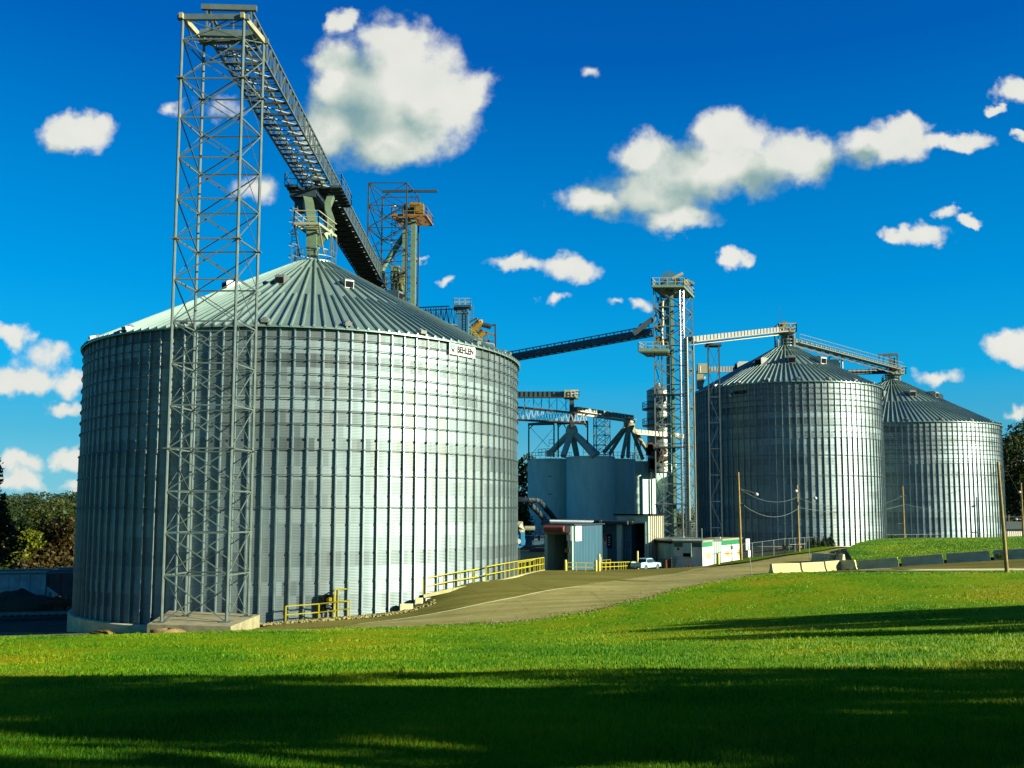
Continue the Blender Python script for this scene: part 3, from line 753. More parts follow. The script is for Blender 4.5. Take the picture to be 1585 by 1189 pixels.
# roof-line machinery seen over the right shoulder of the largest silo
wk = thing('conveyor_gallery', tuple(P(690, 540, 112)), 'low dark truss gallery showing over the largest silo roof left of the blue duct', 'conveyor gallery')
a, b = P(640, 505, 112), P(703, 503, 108); d_ = bridge(wk, a, b, 1.8, 2.1, 8, 1.0, 'steel_dark', .055, deck=False, cross=False)
du = thing('dust_duct', tuple(P(717, 560, 106)), 'square blue duct tower with a small railed platform on top', 'duct tower')
a, b = P(717, 560, 106), P(717, 474, 106); MB().box(((a.x+b.x)/2, 106, (a.z+b.z)/2), (1.25, 1.25, b.z-a.z)).build('duct', 'blue_paint', du)
for py in (486,): c = P(717, py, 106); MB().box(c, (1.4, 1.4, .14)).build('flange', 'steel', du)
q = [P(702, 472, 105), P(729, 472, 105), P(729.5, 472, 107), P(702.5, 472, 107)]
for p in q: p.z = q[0].z
MB().extrude(q, (0, 0, -.25)).build('top_platform', 'steel_dark', du); handrail(du, q+[q[0]], .75, 'steel_cream', .03, .8)
m = MB(); 
for k in range(16): z = q[0].z-.4-k*.3; m.bar((q[1].x-.1, 105, z), (q[1].x+.3, 105, z), .04)
for dx in (-.1, .3): m.bar((q[1].x+dx, 105, q[0].z), (q[1].x+dx, 105, q[0].z-6), .04)
m.build('ladder', 'steel', du)
mc = thing('drive_machinery', tuple(P(745, 560, 112)), 'rusty orange and yellow conveyor drive in a steel frame behind the silo roof', 'machinery')
def PP(px, py, Y=112): return P(px, py, Y)
for a, b, mt in [((738, 492), (738, 535), 'orange_rust'), ((766.5, 502), (767, 552), 'steel_dark'), ((738, 493), (723, 500), 'steel_dark'), ((766, 503), (752, 505), 'steel_dark'), ((738, 509), (766, 519), 'orange_rust'),
                 ((745, 540), (752, 514), 'steel'), ((752, 514), (760, 540), 'steel'), ((748, 528), (764, 528), 'steel'), ((750, 536), (766, 536), 'steel')]:
    MB().bar(PP(*a), PP(*b), .2).build('frame_member', mt, mc)
for i, (a, b, r) in enumerate([((729, 512), (745, 499), .5), ((745, 502), (760, 506), .32), ((742, 520), (749, 513), .42), ((727, 522), (738, 512), .35), ((741, 497), (743, 503), .5)]):
    MB().tube(PP(*a), PP(*b), r, 10).build('drum', 'yellow_machine' if i in (0, 2, 4) else 'steel_dark', mc, smooth=.6)
m = MB()
for k in range(8):
    a = PP(724+k*3.2, 508+k*3.8, 111); m.bar(a, a+Vector((.5, .9, 0)), .22, .08); 
m.build('stair_treads', 'yellow_machine', mc); handrail(mc, [PP(723, 512, 111), PP(750, 545, 111)], 1.1, 'yellow', .04, .8)
handrail(mc, [PP(750, 545, 111.5), PP(765, 548, 111.5)], 1.2, 'white_paint', .035, .8)

# ------------------------------------------------------------------ long conveyor to the second elevator tower
cb = thing('long_conveyor', tuple(P(798, 560, 136)), 'long enclosed blue grey conveyor bridge between the largest silo and the round headed tower', 'conveyor')
a, b = P(690, 576.5, 141), P(1008, 519, 126)
bridge(cb, a, b, 1.6, 1.15, 29, .0, 'steel_dark', .06, deck=True, cross=False, deckmat='blue_paint')
MB().bar(lerp(a, b, 0)+Vector((0, 0, .55)), b+Vector((0, 0, .55)), .8, .55).build('conveyor_trough', 'blue_paint', cb)
m = MB(); c0, c1 = P(980, 517, 125.3), P(1010, 494, 125.3); m.bar(c0, c1, .55, .7); m.bar(P(981, 517, 125.3), P(991, 502, 125.3), .14); m.bar(P(991, 502, 125.3), P(1010, 498, 125.3), .14); m.build('inclined_head', 'steel_dark', cb)

# ------------------------------------------------------------------ second elevator tower
Yc, Yd = 125, 130.
zt3 = P(1035, 445, Yc).z; zb3_ = -7
xa, xb = P(1013.5, 600, Yc).x, P(1060.5, 600, Yc).x
B4 = [Vector((xa, Yc, zb3_)), Vector((xb, Yc, zb3_)), Vector((P(1073, 600, Yd).x, Yd, zb3_)), Vector((P(1025, 600, Yd).x, Yd, zb3_))]
T4 = [Vector((p.x, p.y, zt3)) for p in B4]
tw3 = thing('elevator_tower', (xa+2, 127, zb3_), 'slim elevator tower with a domed head and two shiny pipes, left of the middle silo', 'elevator tower')
lattice(tw3, B4, T4, [i/14 for i in range(15)], .085, .06, .045, 'steel', tubes=False)
x_ = P(1035, 600, 126.5).x
for px0, px1 in ((1032.6, 1037.4), (1039.2, 1044)):
    a, b = P(px0, 600, 126).x, P(px1, 600, 126).x; MB().box(((a+b)/2, 126.2, (zt3+zb3_)/2), (b-a, .7, zt3-zb3_)).build('elevator_leg', 'steel_green', tw3)
for px in (1051.5, 1057):
    a = P(px, 448, 124.6); m = MB(); m.tube((a.x, 124.6, zb3_), (a.x, 124.6, a.z-.2), .17, 12)
    o = m.build('spout_pipe', 'shiny_pipe', tw3, smooth=.6)
    m = MB(); 
    for k in range(17): m.tube((a.x, 124.6, zb3_+1.5+k*2.1), (a.x, 124.6, zb3_+1.62+k*2.1), .215, 12)
    m.build('pipe_coupling', 'steel', o)
xc = P(1063.8, 600, 124.4).x; zc3 = P(1063, 522, 124.4).z
MB().tube((xc, 124.4, zb3_), (xc, 124.4, zc3), .20, 12).build('support_column', 'steel', tw3, smooth=.6)
MB().tube((xc+.95, 124.6, zb3_), (xc+.95, 124.6, zc3), .10, 10).build('support_column', 'steel', tw3, smooth=.6)
br_ = []
for k in range(30):
    z = zb3_+1+k*1.05; z2 = z+1.05
    if z2 > zc3: break
    br_.append((k, MB().bar((xc, 124.45, z), (xc+.95, 124.6, z2) if k % 2 else (xc+.95, 124.6, z), .07)))
    br_.append((k, MB().bar((xc+.95, 124.6, z), (xc, 124.45, z2), .07)))
many(tw3, 'column_brace', 'steel', br_)
zpl = P(1033, 443, 124).z
q = [P(1008.7, 444, 124), P(1058, 443, 124), P(1074, 452, 130.5), P(1026, 452, 130.5)]
for p in q: p.z = zpl
m = MB(); m.extrude(q, (0, 0, -.12))
for i in range(4): m.bar(q[i], q[(i+1) % 4], .12, .32)
m.build('top_platform', 'steel_green', tw3); handrail(tw3, q+[q[0]], 1.15, 'steel_cream', .04, 1.1)
hc = P(1035.5, 433, 126.5); m = MB(); k = 24
pts = [Vector((hc.x+1.15*math.cos(a), 126.1, hc.z+1.15*math.sin(a))) for a in [PI*i/k for i in range(k+1)]]+[Vector((hc.x-1.15, 126.1, zpl)), Vector((hc.x+1.15, 126.1, zpl))]
m.extrude(pts, (0, .9, 0)); m.build('elevator_head', 'blue_paint', tw3)
MB().bar(P(1040, 432, 125), P(1057, 423.5, 125), .5, .35).build('drive_arm', 'steel_cream', tw3); MB().tube(P(1044, 437, 125), P(1052, 434, 125), .35, 10).build('gear_drum', 'steel_dark', tw3); MB().box(P(1060, 438, 127), (.8, 1.2, .7)).build('gear_box', 'steel_cream', tw3)
m = MB(); m.tube(P(1060, 434, 127.5), P(1072, 440, 128.5), .36, 10); m.build('drive_motor', 'steel_dark', tw3)
zp2 = P(1010, 542, 124).z
q = [P(988, 541, 124), P(1034, 541, 124), P(1038, 545, 127), P(1003, 550, 127.5)]
for p in q: p.z = zp2
m = MB(); m.extrude(q, (0, 0, -.3))
for i in range(4): m.bar(q[i], q[(i+1) % 4], .14, .4)
m.bar(q[0], P(1002, 552, 125), .14); m.bar(P(1002, 552, 125), P(1013, 552, 125), .14)
m.build('mid_platform', 'steel_green', tw3); handrail(tw3, [q[3], q[0], q[1]], 1.1, 'steel_cream', .035, 1.1)
for k, py in enumerate((610, 692, 780)):
    z = P(1040, py, 125).z; q2 = [Vector((xa-.3, Yc-.6, z)), Vector((xb+.2, Yc-.6, z)), Vector((xb+.3, Yc+1.5, z)), Vector((xa-.2, Yc+1.5, z))]
    MB().extrude(q2, (0, 0, -.1)).build('grating', 'steel_dark', tw3)
m = MB(); rr_ = random.Random(3)
for k in range(16):
    a = P(1018+rr_.random()*13, 462+rr_.random()*74, 125.5+rr_.random()*2); m.box(a, (.2+rr_.random()*.5, .5, .25+rr_.random()*.8))
m.build('junction_boxes', 'yellow_machine', tw3)
m = MB(); pz = [P(1026, 465, 125.3), P(1025, 480, 125.3), P(1026, 500, 125.3), P(1024, 512, 125.3), P(1026, 535, 125.3)]; m.path(pz, .2, 8); m.build('down_spout', 'steel_cream', tw3)
m = MB(); m.path([P(1010, 500, 125.5), P(1018, 484, 125.5), P(1030, 470, 125.8)], .2, 8); m.build('blue_pipe', 'blue_paint', tw3)
m = MB()
for k in range(95): z = zb3_+k*.38; m.bar((xb-.2, 124.2, z), (xb+.2, 124.2, z), .035)
m.build('ladder_rungs', 'steel', tw3)

# ------------------------------------------------------------------ conveyors to the two right-hand silos
def trough_conveyor(name, a, b, label, w_=.9, h_=.75, mat='steel_cream', rail=1.0, catw=True, group=None, sp=1.5):
    a, b = Vector(a), Vector(b); t = thing(name, tuple(a), label, 'conveyor', group)
    d = (b-a).normalized(); s = d.cross(Vector((0, 0, 1))).normalized()
    MB().bar(a+Vector((0, 0, h_/2)), b+Vector((0, 0, h_/2)), w_, h_).build('trough', mat, t)
    if catw:
        MB().bar(a+s*(w_/2+.4)+Vector((0, 0, -.06)), b+s*(w_/2+.4)+Vector((0, 0, -.06)), .75, .12).build('catwalk', mat, t)
        n = int((b-a).length/.75)
        for i in range(n+1): q = lerp(a, b, i/n)+s*(w_/2+.02); MB().bar(q, q+Vector((0, 0, h_)), .09).build('trough_rib', 'steel_dark', t)
        if rail: handrail(t, [a+s*(w_/2+.75), b+s*(w_/2+.75)], rail, mat, .03, sp)
    return t, d, s
tk, d2, s2 = trough_conveyor('silo_conveyor', P(1068, 530, 126.8), P(1212, 513.5, 139.7), 'pale inclined conveyor from the domed tower up to the peak of the middle silo', mat='steel_mid', rail=.0)
MB().bar(P(1068, 533, 126.3), P(1205, 518, 138.6), .08, .22).build('side_beam', 'steel_cream', tk)
st4 = thing('conveyor_support', tuple(P(1104, 840, 130.5)), 'thin lattice support standing in front of the left edge of the middle silo', 'lattice support')
a, b = P(1095.5, 540, 130).x, P(1112.5, 540, 130).x; zq4 = P(1104, 535, 130).z; g4 = T((a+b)/2, 130)
B4 = [Vector((a, 130, g4)), Vector((b, 130, g4)), Vector((b+.3, 131.4, g4)), Vector((a+.3, 131.4, g4))]
lattice(st4, B4, [Vector((p.x, p.y, zq4)) for p in B4], [i/8 for i in range(9)], .075, .045, .03, 'steel_dark', tubes=False, xb=False)
MB().box(((a+b)/2+.1, 130.7, zq4+.15), (2.2, 1.7, .3)).build('head_beam', 'steel_dark', st4)
def peak_house(S_, zt_, R_, label, px0, px1, zdeck, Y, mat='steel_cream', frame=False):
    t = thing('peak_platform', (S_.x, S_.y, zt_), label, 'platform')
    c = P((px0+px1)/2, 600, Y).x; hw = (P(px1, 600, Y).x-P(px0, 600, Y).x)/2
    MB().box((S_.x, S_.y, (zt_+zdeck)/2+.1), (1.0, 1.0, zdeck-zt_+.4)).build('inlet_spout', 'steel_green', t)
    MB().box((S_.x+.7, S_.y-.5, zdeck-1.0), (1.0, .8, 1.3)).build('inlet_box', 'steel_dark', t)
    for sx_ in (-1, 1):
        for sy_ in (-1, 1): MB().bar((S_.x+sx_*1.25, S_.y+sy_*1.1, zt_-.5), (S_.x+sx_*1.25, S_.y+sy_*1.1, zdeck), .16).build('platform_leg', mat, t)
    q = [Vector((c-hw, Y, zdeck)), Vector((c+hw, Y, zdeck)), Vector((c+hw, Y+3, zdeck)), Vector((c-hw, Y+3, zdeck))]
    MB().extrude(q, (0, 0, .16)).build('deck', mat, t); handrail(t, q+[q[0]], 1.25, mat, .06, 1.0)
    m = MB(); m.tube((c-hw*.4, Y+1, zdeck+.7), (c-hw*.4, Y+2, zdeck+.7), .7, 12); m.box((c-hw*.15, Y+1.3, zdeck+1.3), (.7, .9, .8)); m.build('drive', 'yellow_machine', t, smooth=.6)
    MB().box((c+hw*.5, Y+1.2, zdeck+.6), (.5, .5, .7)).build('motor', 'orange_rust', t)
    return t, q
zpk2 = zr2(1.3)+.2; t5, q5 = peak_house(S2, zpk2, R2, 'cream railed drive platform on the peak of the middle silo', 1208, 1235, P(1222, 513.5, 138.5).z, 138.5)
MB().bar((S2.x-.6, S2.y, zpk2+3), (S2.x-.6, S2.y, zpk2+6.2), .05).build('antenna', 'steel_dark', t5)
tk3, d3, s3 = trough_conveyor('silo_conveyor', P(1228, 531, 141), P(1388, 573, 167), 'railed catwalk conveyor sloping from the middle silo peak to the farthest silo', .8, .6, 'steel', 1.25)
m = MB(); a, b = P(1230, 535, 140.5), P(1385, 577, 166.5); n = 26
for i in range(n): 
    p, q = lerp(a, b, i/n), lerp(a, b, (i+1)/n); m.bar(p, q, .1, .5 if i % 2 else .3)
m.build('under_truss', 'steel_dark', tk3)
c = P(1303, 545, 153); MB().tube((c.x, c.y, zr2(8)-3), c, .16, 10).build('prop', 'steel_cream', tk3, smooth=.6)
m = MB(); m.bar(P(1283, 553, 152), P(1303, 549, 153), .18); m.bar(P(1283, 553, 152), P(1284, 565, 152), .18); m.bar(P(1296, 562, 152), P(1303, 551, 152.6), .08); m.build('prop_arm', 'steel', tk3)
zpk3 = zr3(1.4)+.2; t6, q6 = peak_house(S3, zpk3, R3, 'small railed platform and frame on the peak of the farthest silo', 1380, 1403, P(1390, 578.5, 166).z, 166)
fr = [P(1360.5, 569, 167), P(1389, 569, 167)]
m = MB(); 
for px, pt, pb in ((1377, 548, 574), (1389, 549, 570), (1361, 549, 556), (1368, 550, 566)): m.bar(P(px, pt, 167), P(px, pb, 167), .22)
m.bar(P(1360, 549, 167), P(1389, 548, 167), .25, .3); m.bar(P(1368, 551, 170), P(1392, 550, 170), .2, .2); m.box(P(1381, 560, 167.5), (.8, .8, 1.3)); m.build('hoist_frame', 'steel_dark', t6)
tk4, _, _ = trough_conveyor('silo_conveyor', P(1312, 580, 168), P(1372, 578.5, 168.7), 'level dark conveyor behind the middle silo roof, ending at the farthest silo', .8, .9, 'steel_dark', 0)
MB().bar(P(1312, 574, 167), P(1372, 573, 168), .1, .15).build('top_rail', 'steel', tk4)
tk5, _, _ = trough_conveyor('silo_conveyor', P(1083, 577, 150), P(1150, 575, 158), 'level dark conveyor running behind the left slope of the middle silo roof', .8, .9, 'steel_dark', 0)
m = MB(); m.box(P(1088, 571, 149.5), (1.8, 1.2, 1.6)); m.tube(P(1084, 577, 149), P(1083, 566, 149), .14, 8); m.box(P(1083, 588, 149.5), (1.0, 1, 3.0)); m.tube(P(1090, 583, 149.5), P(1084, 600, 149.5), .3, 8); m.build('head_drive', 'steel_cream', tk5)

# ------------------------------------------------------------------ concrete silo group
def concrete_cyl(px, Y, r, label, zt_=None):
    c = P(px, 706, Y); zt_ = P(px, 706, 148).z if zt_ is None else zt_; c.z = -9
    t = thing('concrete_silo', tuple(c), label, 'concrete silo', 'concrete storage silos')
    MB().lathe((c.x, c.y, 0), [(r, -9), (r, zt_-.3), (r+.08, zt_-.3), (r+.08, zt_), (.01, zt_)], 56).build('shell', 'silo_concrete', t, smooth=.6)
    return t, c
ZC = P(914, 705.5, 148).z
cs1, cc1 = concrete_cyl(852.5, 159, 3.95, 'leftmost concrete silo, shaded blue, with a dark pipe at its foot', ZC)
cs2, cc2 = concrete_cyl(914, 152, 3.95, 'widest and nearest concrete silo, under the spouts', ZC)
cs3, cc3 = concrete_cyl(948, 160, 3.9, 'narrow visible concrete silo right of the nearest one, fully shaded', ZC)
cs4, cc4 = concrete_cyl(981, 168, 4.0, 'concrete silo with a sunlit right flank and hard shadow edge', ZC)
cs5, cc5 = concrete_cyl(1012, 176, 4.2, 'farthest sunlit concrete silo, partly behind the domed tower', ZC)
for (t, c, a0, a1) in ((cs1, cc1, 200, 340), (cs2, cc2, 250, 380), (cs3, cc3, 270, 370), (cs4, cc4, 250, 380)):
    pts = [Vector((c.x+3.8*math.cos(math.radians(a0+(a1-a0)*i/10)), c.y+3.8*math.sin(math.radians(a0+(a1-a0)*i/10)), ZC)) for i in range(11)]
    handrail(t, pts, 1.1, 'steel', .03, 1.2)
m = MB(); c = cc1; a = math.radians(268); X_, Y_ = c.x+4.05*math.cos(a), c.y+4.05*math.sin(a)
for k in range(3): m.box((X_, Y_, ZC-3-k*3.0), (.6, .08, .12))
m.build('wall_ladder', 'steel_dark', cs1)
hb = thing('hopper_bin', tuple(P(1017, 730, 165)), 'slim grey hopper bin with two ring platforms behind the domed tower', 'hopper bin')
hc_ = P(1019, 600, 165); zt_ = P(1019, 605.5, 165).z; zl_ = P(1019, 732, 165).z; rb_ = 2.1
MB().lathe((hc_.x, hc_.y, 0), [(rb_, zl_), (rb_, zt_), (rb_+.12, zt_), (.35, zt_+1.0), (.35, zt_+1.35), (.01, zt_+1.35)], 24).build('bin_shell', 'galv_vent', hb, smooth=.5)
m = MB()
for k in range(14): m.lathe((hc_.x, hc_.y, 0), [(rb_+.02, zl_+k*1.04), (rb_+.06, zl_+k*1.04+.05), (rb_+.02, zl_+k*1.04+.1)], 24)
m.build('hoops', 'steel_dark', hb)
MB().lathe((hc_.x, hc_.y, 0), [(rb_+.03, P(1019, 650, 165).z), (rb_+.03, P(1019, 643, 165).z)], 24).build('pale_band', 'steel', hb)
for py in (631, 657):
    z = P(1019, py, 163).z; MB().lathe((hc_.x, hc_.y, 0), [(rb_, z-.2), (rb_+.85, z-.2), (rb_+.85, z), (rb_, z)], 24).build('ring_platform', 'steel_dark', hb)
    handrail(hb, [Vector((hc_.x+(rb_+.8)*math.cos(2*PI*i/16), hc_.y+(rb_+.8)*math.sin(2*PI*i/16), z)) for i in range(17)], 1.1, 'steel_dark', .035, 1.)
m = MB(); rr_ = random.Random(5)
for k in range(12): m.box(P(1003+rr_.random()*28, 690+rr_.random()*30, 163), (.5+rr_.random()*1.0, .8, .5+rr_.random()*1.6))
m.build('undergear', 'rust', hb)
for sx_ in (-1, 1):
    for sy_ in (-1, 1): MB().bar((hc_.x+sx_*1.6, hc_.y+sy_*1.6, -8), (hc_.x+sx_*1.6, hc_.y+sy_*1.6, zl_), .3).build('bin_leg', 'steel_dark', hb)
# galleries feeding the concrete silos
gl = thing('truss_gallery', tuple(P(800, 650, 148)), 'rusty orange chorded truss gallery carrying a pale covered conveyor above the concrete silos', 'truss gallery')
ga, gb = P(786, 649, 152), P(908, 656, 148.5); hA = P(786, 629, 152).z-ga.z
dg_ = (gb-ga).normalized(); sg = dg_.cross(Vector((0, 0, 1))).normalized()*.9
for sgn in (-1, 1):
    for hh in (0, hA): MB().bar(ga+sg*sgn+Vector((0, 0, hh)), gb+sg*sgn+Vector((0, 0, hh*.72)), .22, .2).build('chord', 'orange_rust', gl)
it = []
n = 14
for i in range(n):
    for sgn in (-1, 1):
        p, q = lerp(ga, gb, i/n)+sg*sgn, lerp(ga, gb, (i+1)/n)+sg*sgn; mpt = (p+q)/2; h1 = Vector((0, 0, hA*(1-.28*(i+.5)/n)))
        it.append((i, MB().bar(p, mpt+h1, .09))); it.append((i, MB().bar(mpt+h1, q, .09)))
many(gl, 'diagonal', 'white_paint', it)
g2, _, _ = trough_conveyor('covered_conveyor', P(786, 616, 151), P(893, 616, 149), 'pale covered conveyor on thin trestles above the rusty truss gallery', 1.1, 1.0, 'steel', .0)
m = MB()
for px in (800, 812, 826, 838, 850, 862, 876): m.bar(P(px, 617, 149.6), P(px, 636, 149.6), .12)
for px in (806, 826, 846, 866): m.bar(P(px, 619, 149.5), P(px+14, 636, 149.5), .05); m.bar(P(px+14, 619, 149.5), P(px, 636, 149.5), .05)
m.build('trestle', 'steel', g2)
m = MB(); m.box(P(884, 611, 149), (2.2, 1.4, 1.4)); m.tube(P(876, 608, 148.6), P(876, 608, 150), .45, 10); m.build('drive_head', 'steel_cream', g2)
handrail(g2, [P(884, 614, 148), P(896, 614, 148), P(896, 614, 150)], 1.0, 'white_paint', .05, .6)
MB().box(P(885, 638, 149), (.75, .75, 5.2)).build('drop_chute', 'steel_dark', g2)
g3, _, _ = trough_conveyor('tube_conveyor', P(891, 637, 149), P(978, 650, 157), 'pale twin tube conveyor sloping right to the spider of spouts', .8, .75, 'steel_cream', .0)
MB().tube(P(889, 640, 148.3), P(979, 653, 156.3), .22, 10).build('tube', 'white_paint', g3, smooth=.6)
g4_, _, _ = trough_conveyor('tube_conveyor', P(980, 672, 160), P(1060, 679, 166), 'pale conveyor passing behind the domed tower at mid height', .8, .8, 'steel_cream', 0)
pf = thing('portal_frame', tuple(P(860, 708, 150)), 'dark steel portal frame on the roof of the leftmost concrete silo', 'steel frame')
for px, pt, pb, Y in ((818.5, 656, 710, 157), (857.5, 657, 706, 153), (864, 655, 706, 150), (909.5, 653, 690, 149)):
    MB().bar(P(px, pb+2, Y), P(px, pt, Y), .24).build('post', 'steel_dark', pf)
for a, b in ((P(818, 657, 157), P(866, 653, 150)), (P(862, 656, 150), P(910, 653, 149)), (P(818, 657, 157), P(857, 656, 153))):
    MB().bar(a, b, .25, .4).build('beam', 'steel_dark', pf)
for a, b in (((822, 663), (849, 692)), ((855, 665), (822, 704)), ((819, 664), (826, 657)), ((903, 655), (909, 662)), ((864, 662), (870, 655)), ((872, 656), (879, 668))): MB().bar(P(*a, 152), P(*b, 152), .07 if a[0] in (822, 855) else .16).build('knee_brace', 'steel_dark', pf)
def spider(top, Yt, feet, label, r=.42, mat='steel_cream'):
    t = thing('spout_spider', tuple(P(top[0], top[1], Yt)), label, 'distributor', 'distributor spouts above the concrete silos')
    c = P(*top, Yt)
    MB().lathe(c, [(.2, 1.2), (.75, .8), (1.0, .1), (.95, -.6), (.6, -1.3), (.2, -1.5)], 16).build('distributor_head', mat if r > .3 else 'steel', t, smooth=.7)
    for px, py, Y in feet:
        e = P(px, py, Y); s_ = c+(e-c).normalized()*.8; MB().tube(s_, e, r, 10).build('spout', mat, t, smooth=.6)
    return t
spider((885, 667), 150, [(851, 702, 152), (926, 704, 149), (920, 706, 147.5), (893, 707, 154), (872, 706, 147)], 'thick sloping spouts fanning out over the two left concrete silos', .5, 'grey_paint')
spider((974, 654), 158, [(935, 700, 156), (944, 702, 161), (963, 708, 154), (972, 708, 156), (995, 711, 160), (1013, 716, 166)], 'thin cream spouts fanning out over the right-hand concrete silos', .33)
m_ = thing('work_deck', tuple(P(860, 700, 152)), 'small railed deck and junction box on top of the leftmost concrete silo', 'work deck')
MB().box(P(851, 702, 152), (1.2, 1.2, 1.0)).build('junction_box', 'white_paint', m_); handrail(m_, [P(833, 706, 153), P(850, 705, 151)], 1.1, 'steel', .04, .9); handrail(m_, [P(850, 692, 152), P(857, 692, 152), P(857, 692, 154)], 1.2, 'white_paint', .04, .8)
c = [P(1000, 600, 1)]
st6 = thing('conveyor_support', tuple(P(930, 710, 165)), 'pale lattice column standing behind the concrete silos', 'lattice support')
a, b = P(919, 700, 165).x, P(945, 700, 165).x; z0, z1 = -7, P(930, 644, 165).z
B4 = [Vector((a, 165, z0)), Vector((b-1, 164, z0)), Vector((b, 166, z0)), Vector((a+.6, 167, z0))]
lattice(st6, B4, [Vector((p.x, p.y, z1)) for p in B4], [0]+[.5+.5*i/7 for i in range(8)], .07, .05, .035, 'steel', tubes=False)
st7 = thing('conveyor_support', tuple(P(990, 715, 168)), 'thin lattice column between the spout spider and the hopper bin', 'lattice support')
a, b = P(983, 700, 172).x, P(992, 700, 172).x; z1 = P(988, 672, 172).z
B4 = [Vector((a, 172, z0)), Vector((b, 172, z0)), Vector((b, 173, z0)), Vector((a, 173, z0))]
lattice(st7, B4, [Vector((p.x, p.y, z1)) for p in B4], [0]+[.6+.4*i/5 for i in range(6)], .06, .05, .035, 'steel', tubes=False)
pp = thing('pipe_run', tuple(P(815, 775, 140)), 'bent pipes, coloured dark for the shadow on them, running down across the foot of the leftmost concrete silo', 'pipes')  # dark steel stands in for the shadow lying on these pipes
MB().path([P(790, 773, 138), P(815, 773.5, 138), P(834, 775, 140), P(850, 793, 142), P(866, 813, 144)], .42, 10).build('pipe', 'steel_dark', pp, smooth=.6)
MB().path([P(816, 776, 139), P(835, 795, 141), P(848, 812, 142)], .42, 10).build('pipe', 'steel_dark', pp, smooth=.6)
MB().path([P(855, 813, 140), P(900, 811, 138), P(955, 811, 136)], .3, 8).build('pipe', 'steel_dark', pp, smooth=.6)
# ------------------------------------------------------------------ sheds, office and yard things
def gz(px, py, Y): p = P(px, py, Y); return T(p.x, p.y)
# door bay of the left shed
sh1 = thing('truck_shed', tuple(P(870, 883, 106)), 'narrow blue drive-through shed with a tall open door, left of the office', 'shed')
Y0 = 105.; zg = P(870, 884, Y0).z-.3
xl_, xr_ = P(849.5, 800, Y0).x, P(893, 800, Y0).x; ztp = P(870, 813, Y0).z
dl, dr = P(853.5, 800, Y0).x, P(886, 800, Y0).x; zdt = P(870, 824, Y0).z
m = MB(); m.box(((xl_+dl)/2, Y0, (zg+ztp)/2), (dl-xl_, .3, ztp-zg)); m.box(((dr+xr_)/2, Y0, (zg+ztp)/2), (xr_-dr, .3, ztp-zg)); m.box(((dl+dr)/2, Y0+.004, (zdt+ztp)/2), (dr-dl, .3, ztp-zdt)); m.build('front_wall', 'siding_grey', sh1)
MB().box(((xl_+xr_)/2, Y0+4, ztp+.06), (xr_-xl_+.5, 8.4, .12)).build('roof', 'steel_dark', sh1)
MB().box((xl_+.1, Y0+4.1, (zg+ztp)/2), (.2, 7.8, ztp-zg-.01)).build('side_wall', 'siding_grey', sh1)
MB().box((xr_-.1, Y0+4.1, (zg+ztp)/2), (.2, 7.8, ztp-zg-.01)).build('side_wall', 'siding_blue_shaded', sh1)
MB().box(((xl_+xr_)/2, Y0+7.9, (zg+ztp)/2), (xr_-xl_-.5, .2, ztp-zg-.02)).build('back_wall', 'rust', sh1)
MB().tube((dl-.2, Y0-.35, zdt+.4), (dr-.3, Y0-.35, zdt+.4), .34, 12).build('door_roll', 'reddish', sh1, smooth=.6)
MB().box(((dl+dr)/2, Y0-.3, zdt-.12), (dr-dl+.6, .25, .14)).build('door_lintel', 'orange_rust', sh1)
MB().box((xr_-.35, Y0-.2, ztp-.9), (.5, .06, 1.6)).build('notice_board', 'white_paint', sh1)
MB().box((xr_+.06, Y0+1.3, ztp-.95), (.06, 1.6, 1.7)).build('notice_board', 'white_paint', sh1)
MB().box((xr_-.55, Y0-.2, zg+2.6), (.55, .05, .42)).build('orange_plate', 'orange_rust', sh1)
for dx in (.4, 1.4, 2.2): MB().box((dl+.3+dx*.6, Y0+6, zg+1.6), (.25, .3, 3.0)).build('inner_post', 'steel_dark', sh1)
sh1.rotation_euler.z = -math.radians(27); sh1.scale = (1.10, 1, 1)
# blue annex between the sheds
an = thing('control_annex', tuple(P(925, 883, 112)), 'blue sided annex between the two door bays, with a dark framed sign and pipework', 'building')
Y1 = 112.; za_ = P(925, 815, Y1).z; zb5 = P(925, 884, Y1).z-.5; xa_, xb_ = P(887, 800, Y1).x, P(958, 800, Y1).x
MB().box(((xa_+xb_)/2, Y1+3, (za_+zb5)/2), (xb_-xa_, 6, za_-zb5)).build('wall', 'siding_blue_shaded', an)
MB().box(((xa_+xb_)/2, Y1+3, za_+.08), (xb_-xa_+.2, 6.3, .16)).build('roof', 'steel_dark', an)
def on(px, py, Y=Y1-.06): return P(px, py, Y)
MB().box(on(921.5, 840, Y1-.04), (.62, .08, 1.75)).build('sign_frame', 'ink', an)
m = MB()
for py in (834, 838, 842, 846): m.box(on(921.5, py, Y1-.10), (.28, .03, .14))
m.build('sign_marks', 'grey_paint', an)
MB().box(on(914, 822, Y1-.3), (2.0, .7, .10)).build('door_canopy', 'steel_dark', an)
MB().box(on(912, 856, Y1-.03), (.95, .06, 3.1)).build('door', 'grey_paint', an)
MB().bar(on(904, 824, Y1-.3), on(914, 830, Y1-1.2), .22, .3).build('flood_lamp', 'white_paint', an)
MB().box(on(917, 837, Y1-.5), (.25, .2, .55)).build('red_lamp', 'red_light', an)
m = MB()
for k in range(2): m.box(on(944, 838+k*16, Y1-.1), (1.9, .08, .12))
for k in range(3): m.box(on(935+k*7, 856, Y1-.14), (.10, .08, 2.2))
m.build('wall_rack', 'blue_paint', an)
m = MB(); m.path([on(850, 812, Y0-.2), on(862, 808, Y0-.2), on(900, 809, Y1-1), on(958, 810, Y1-1)], .26, 10); m.build('overhead_duct', 'steel_dark', an, smooth=.6)
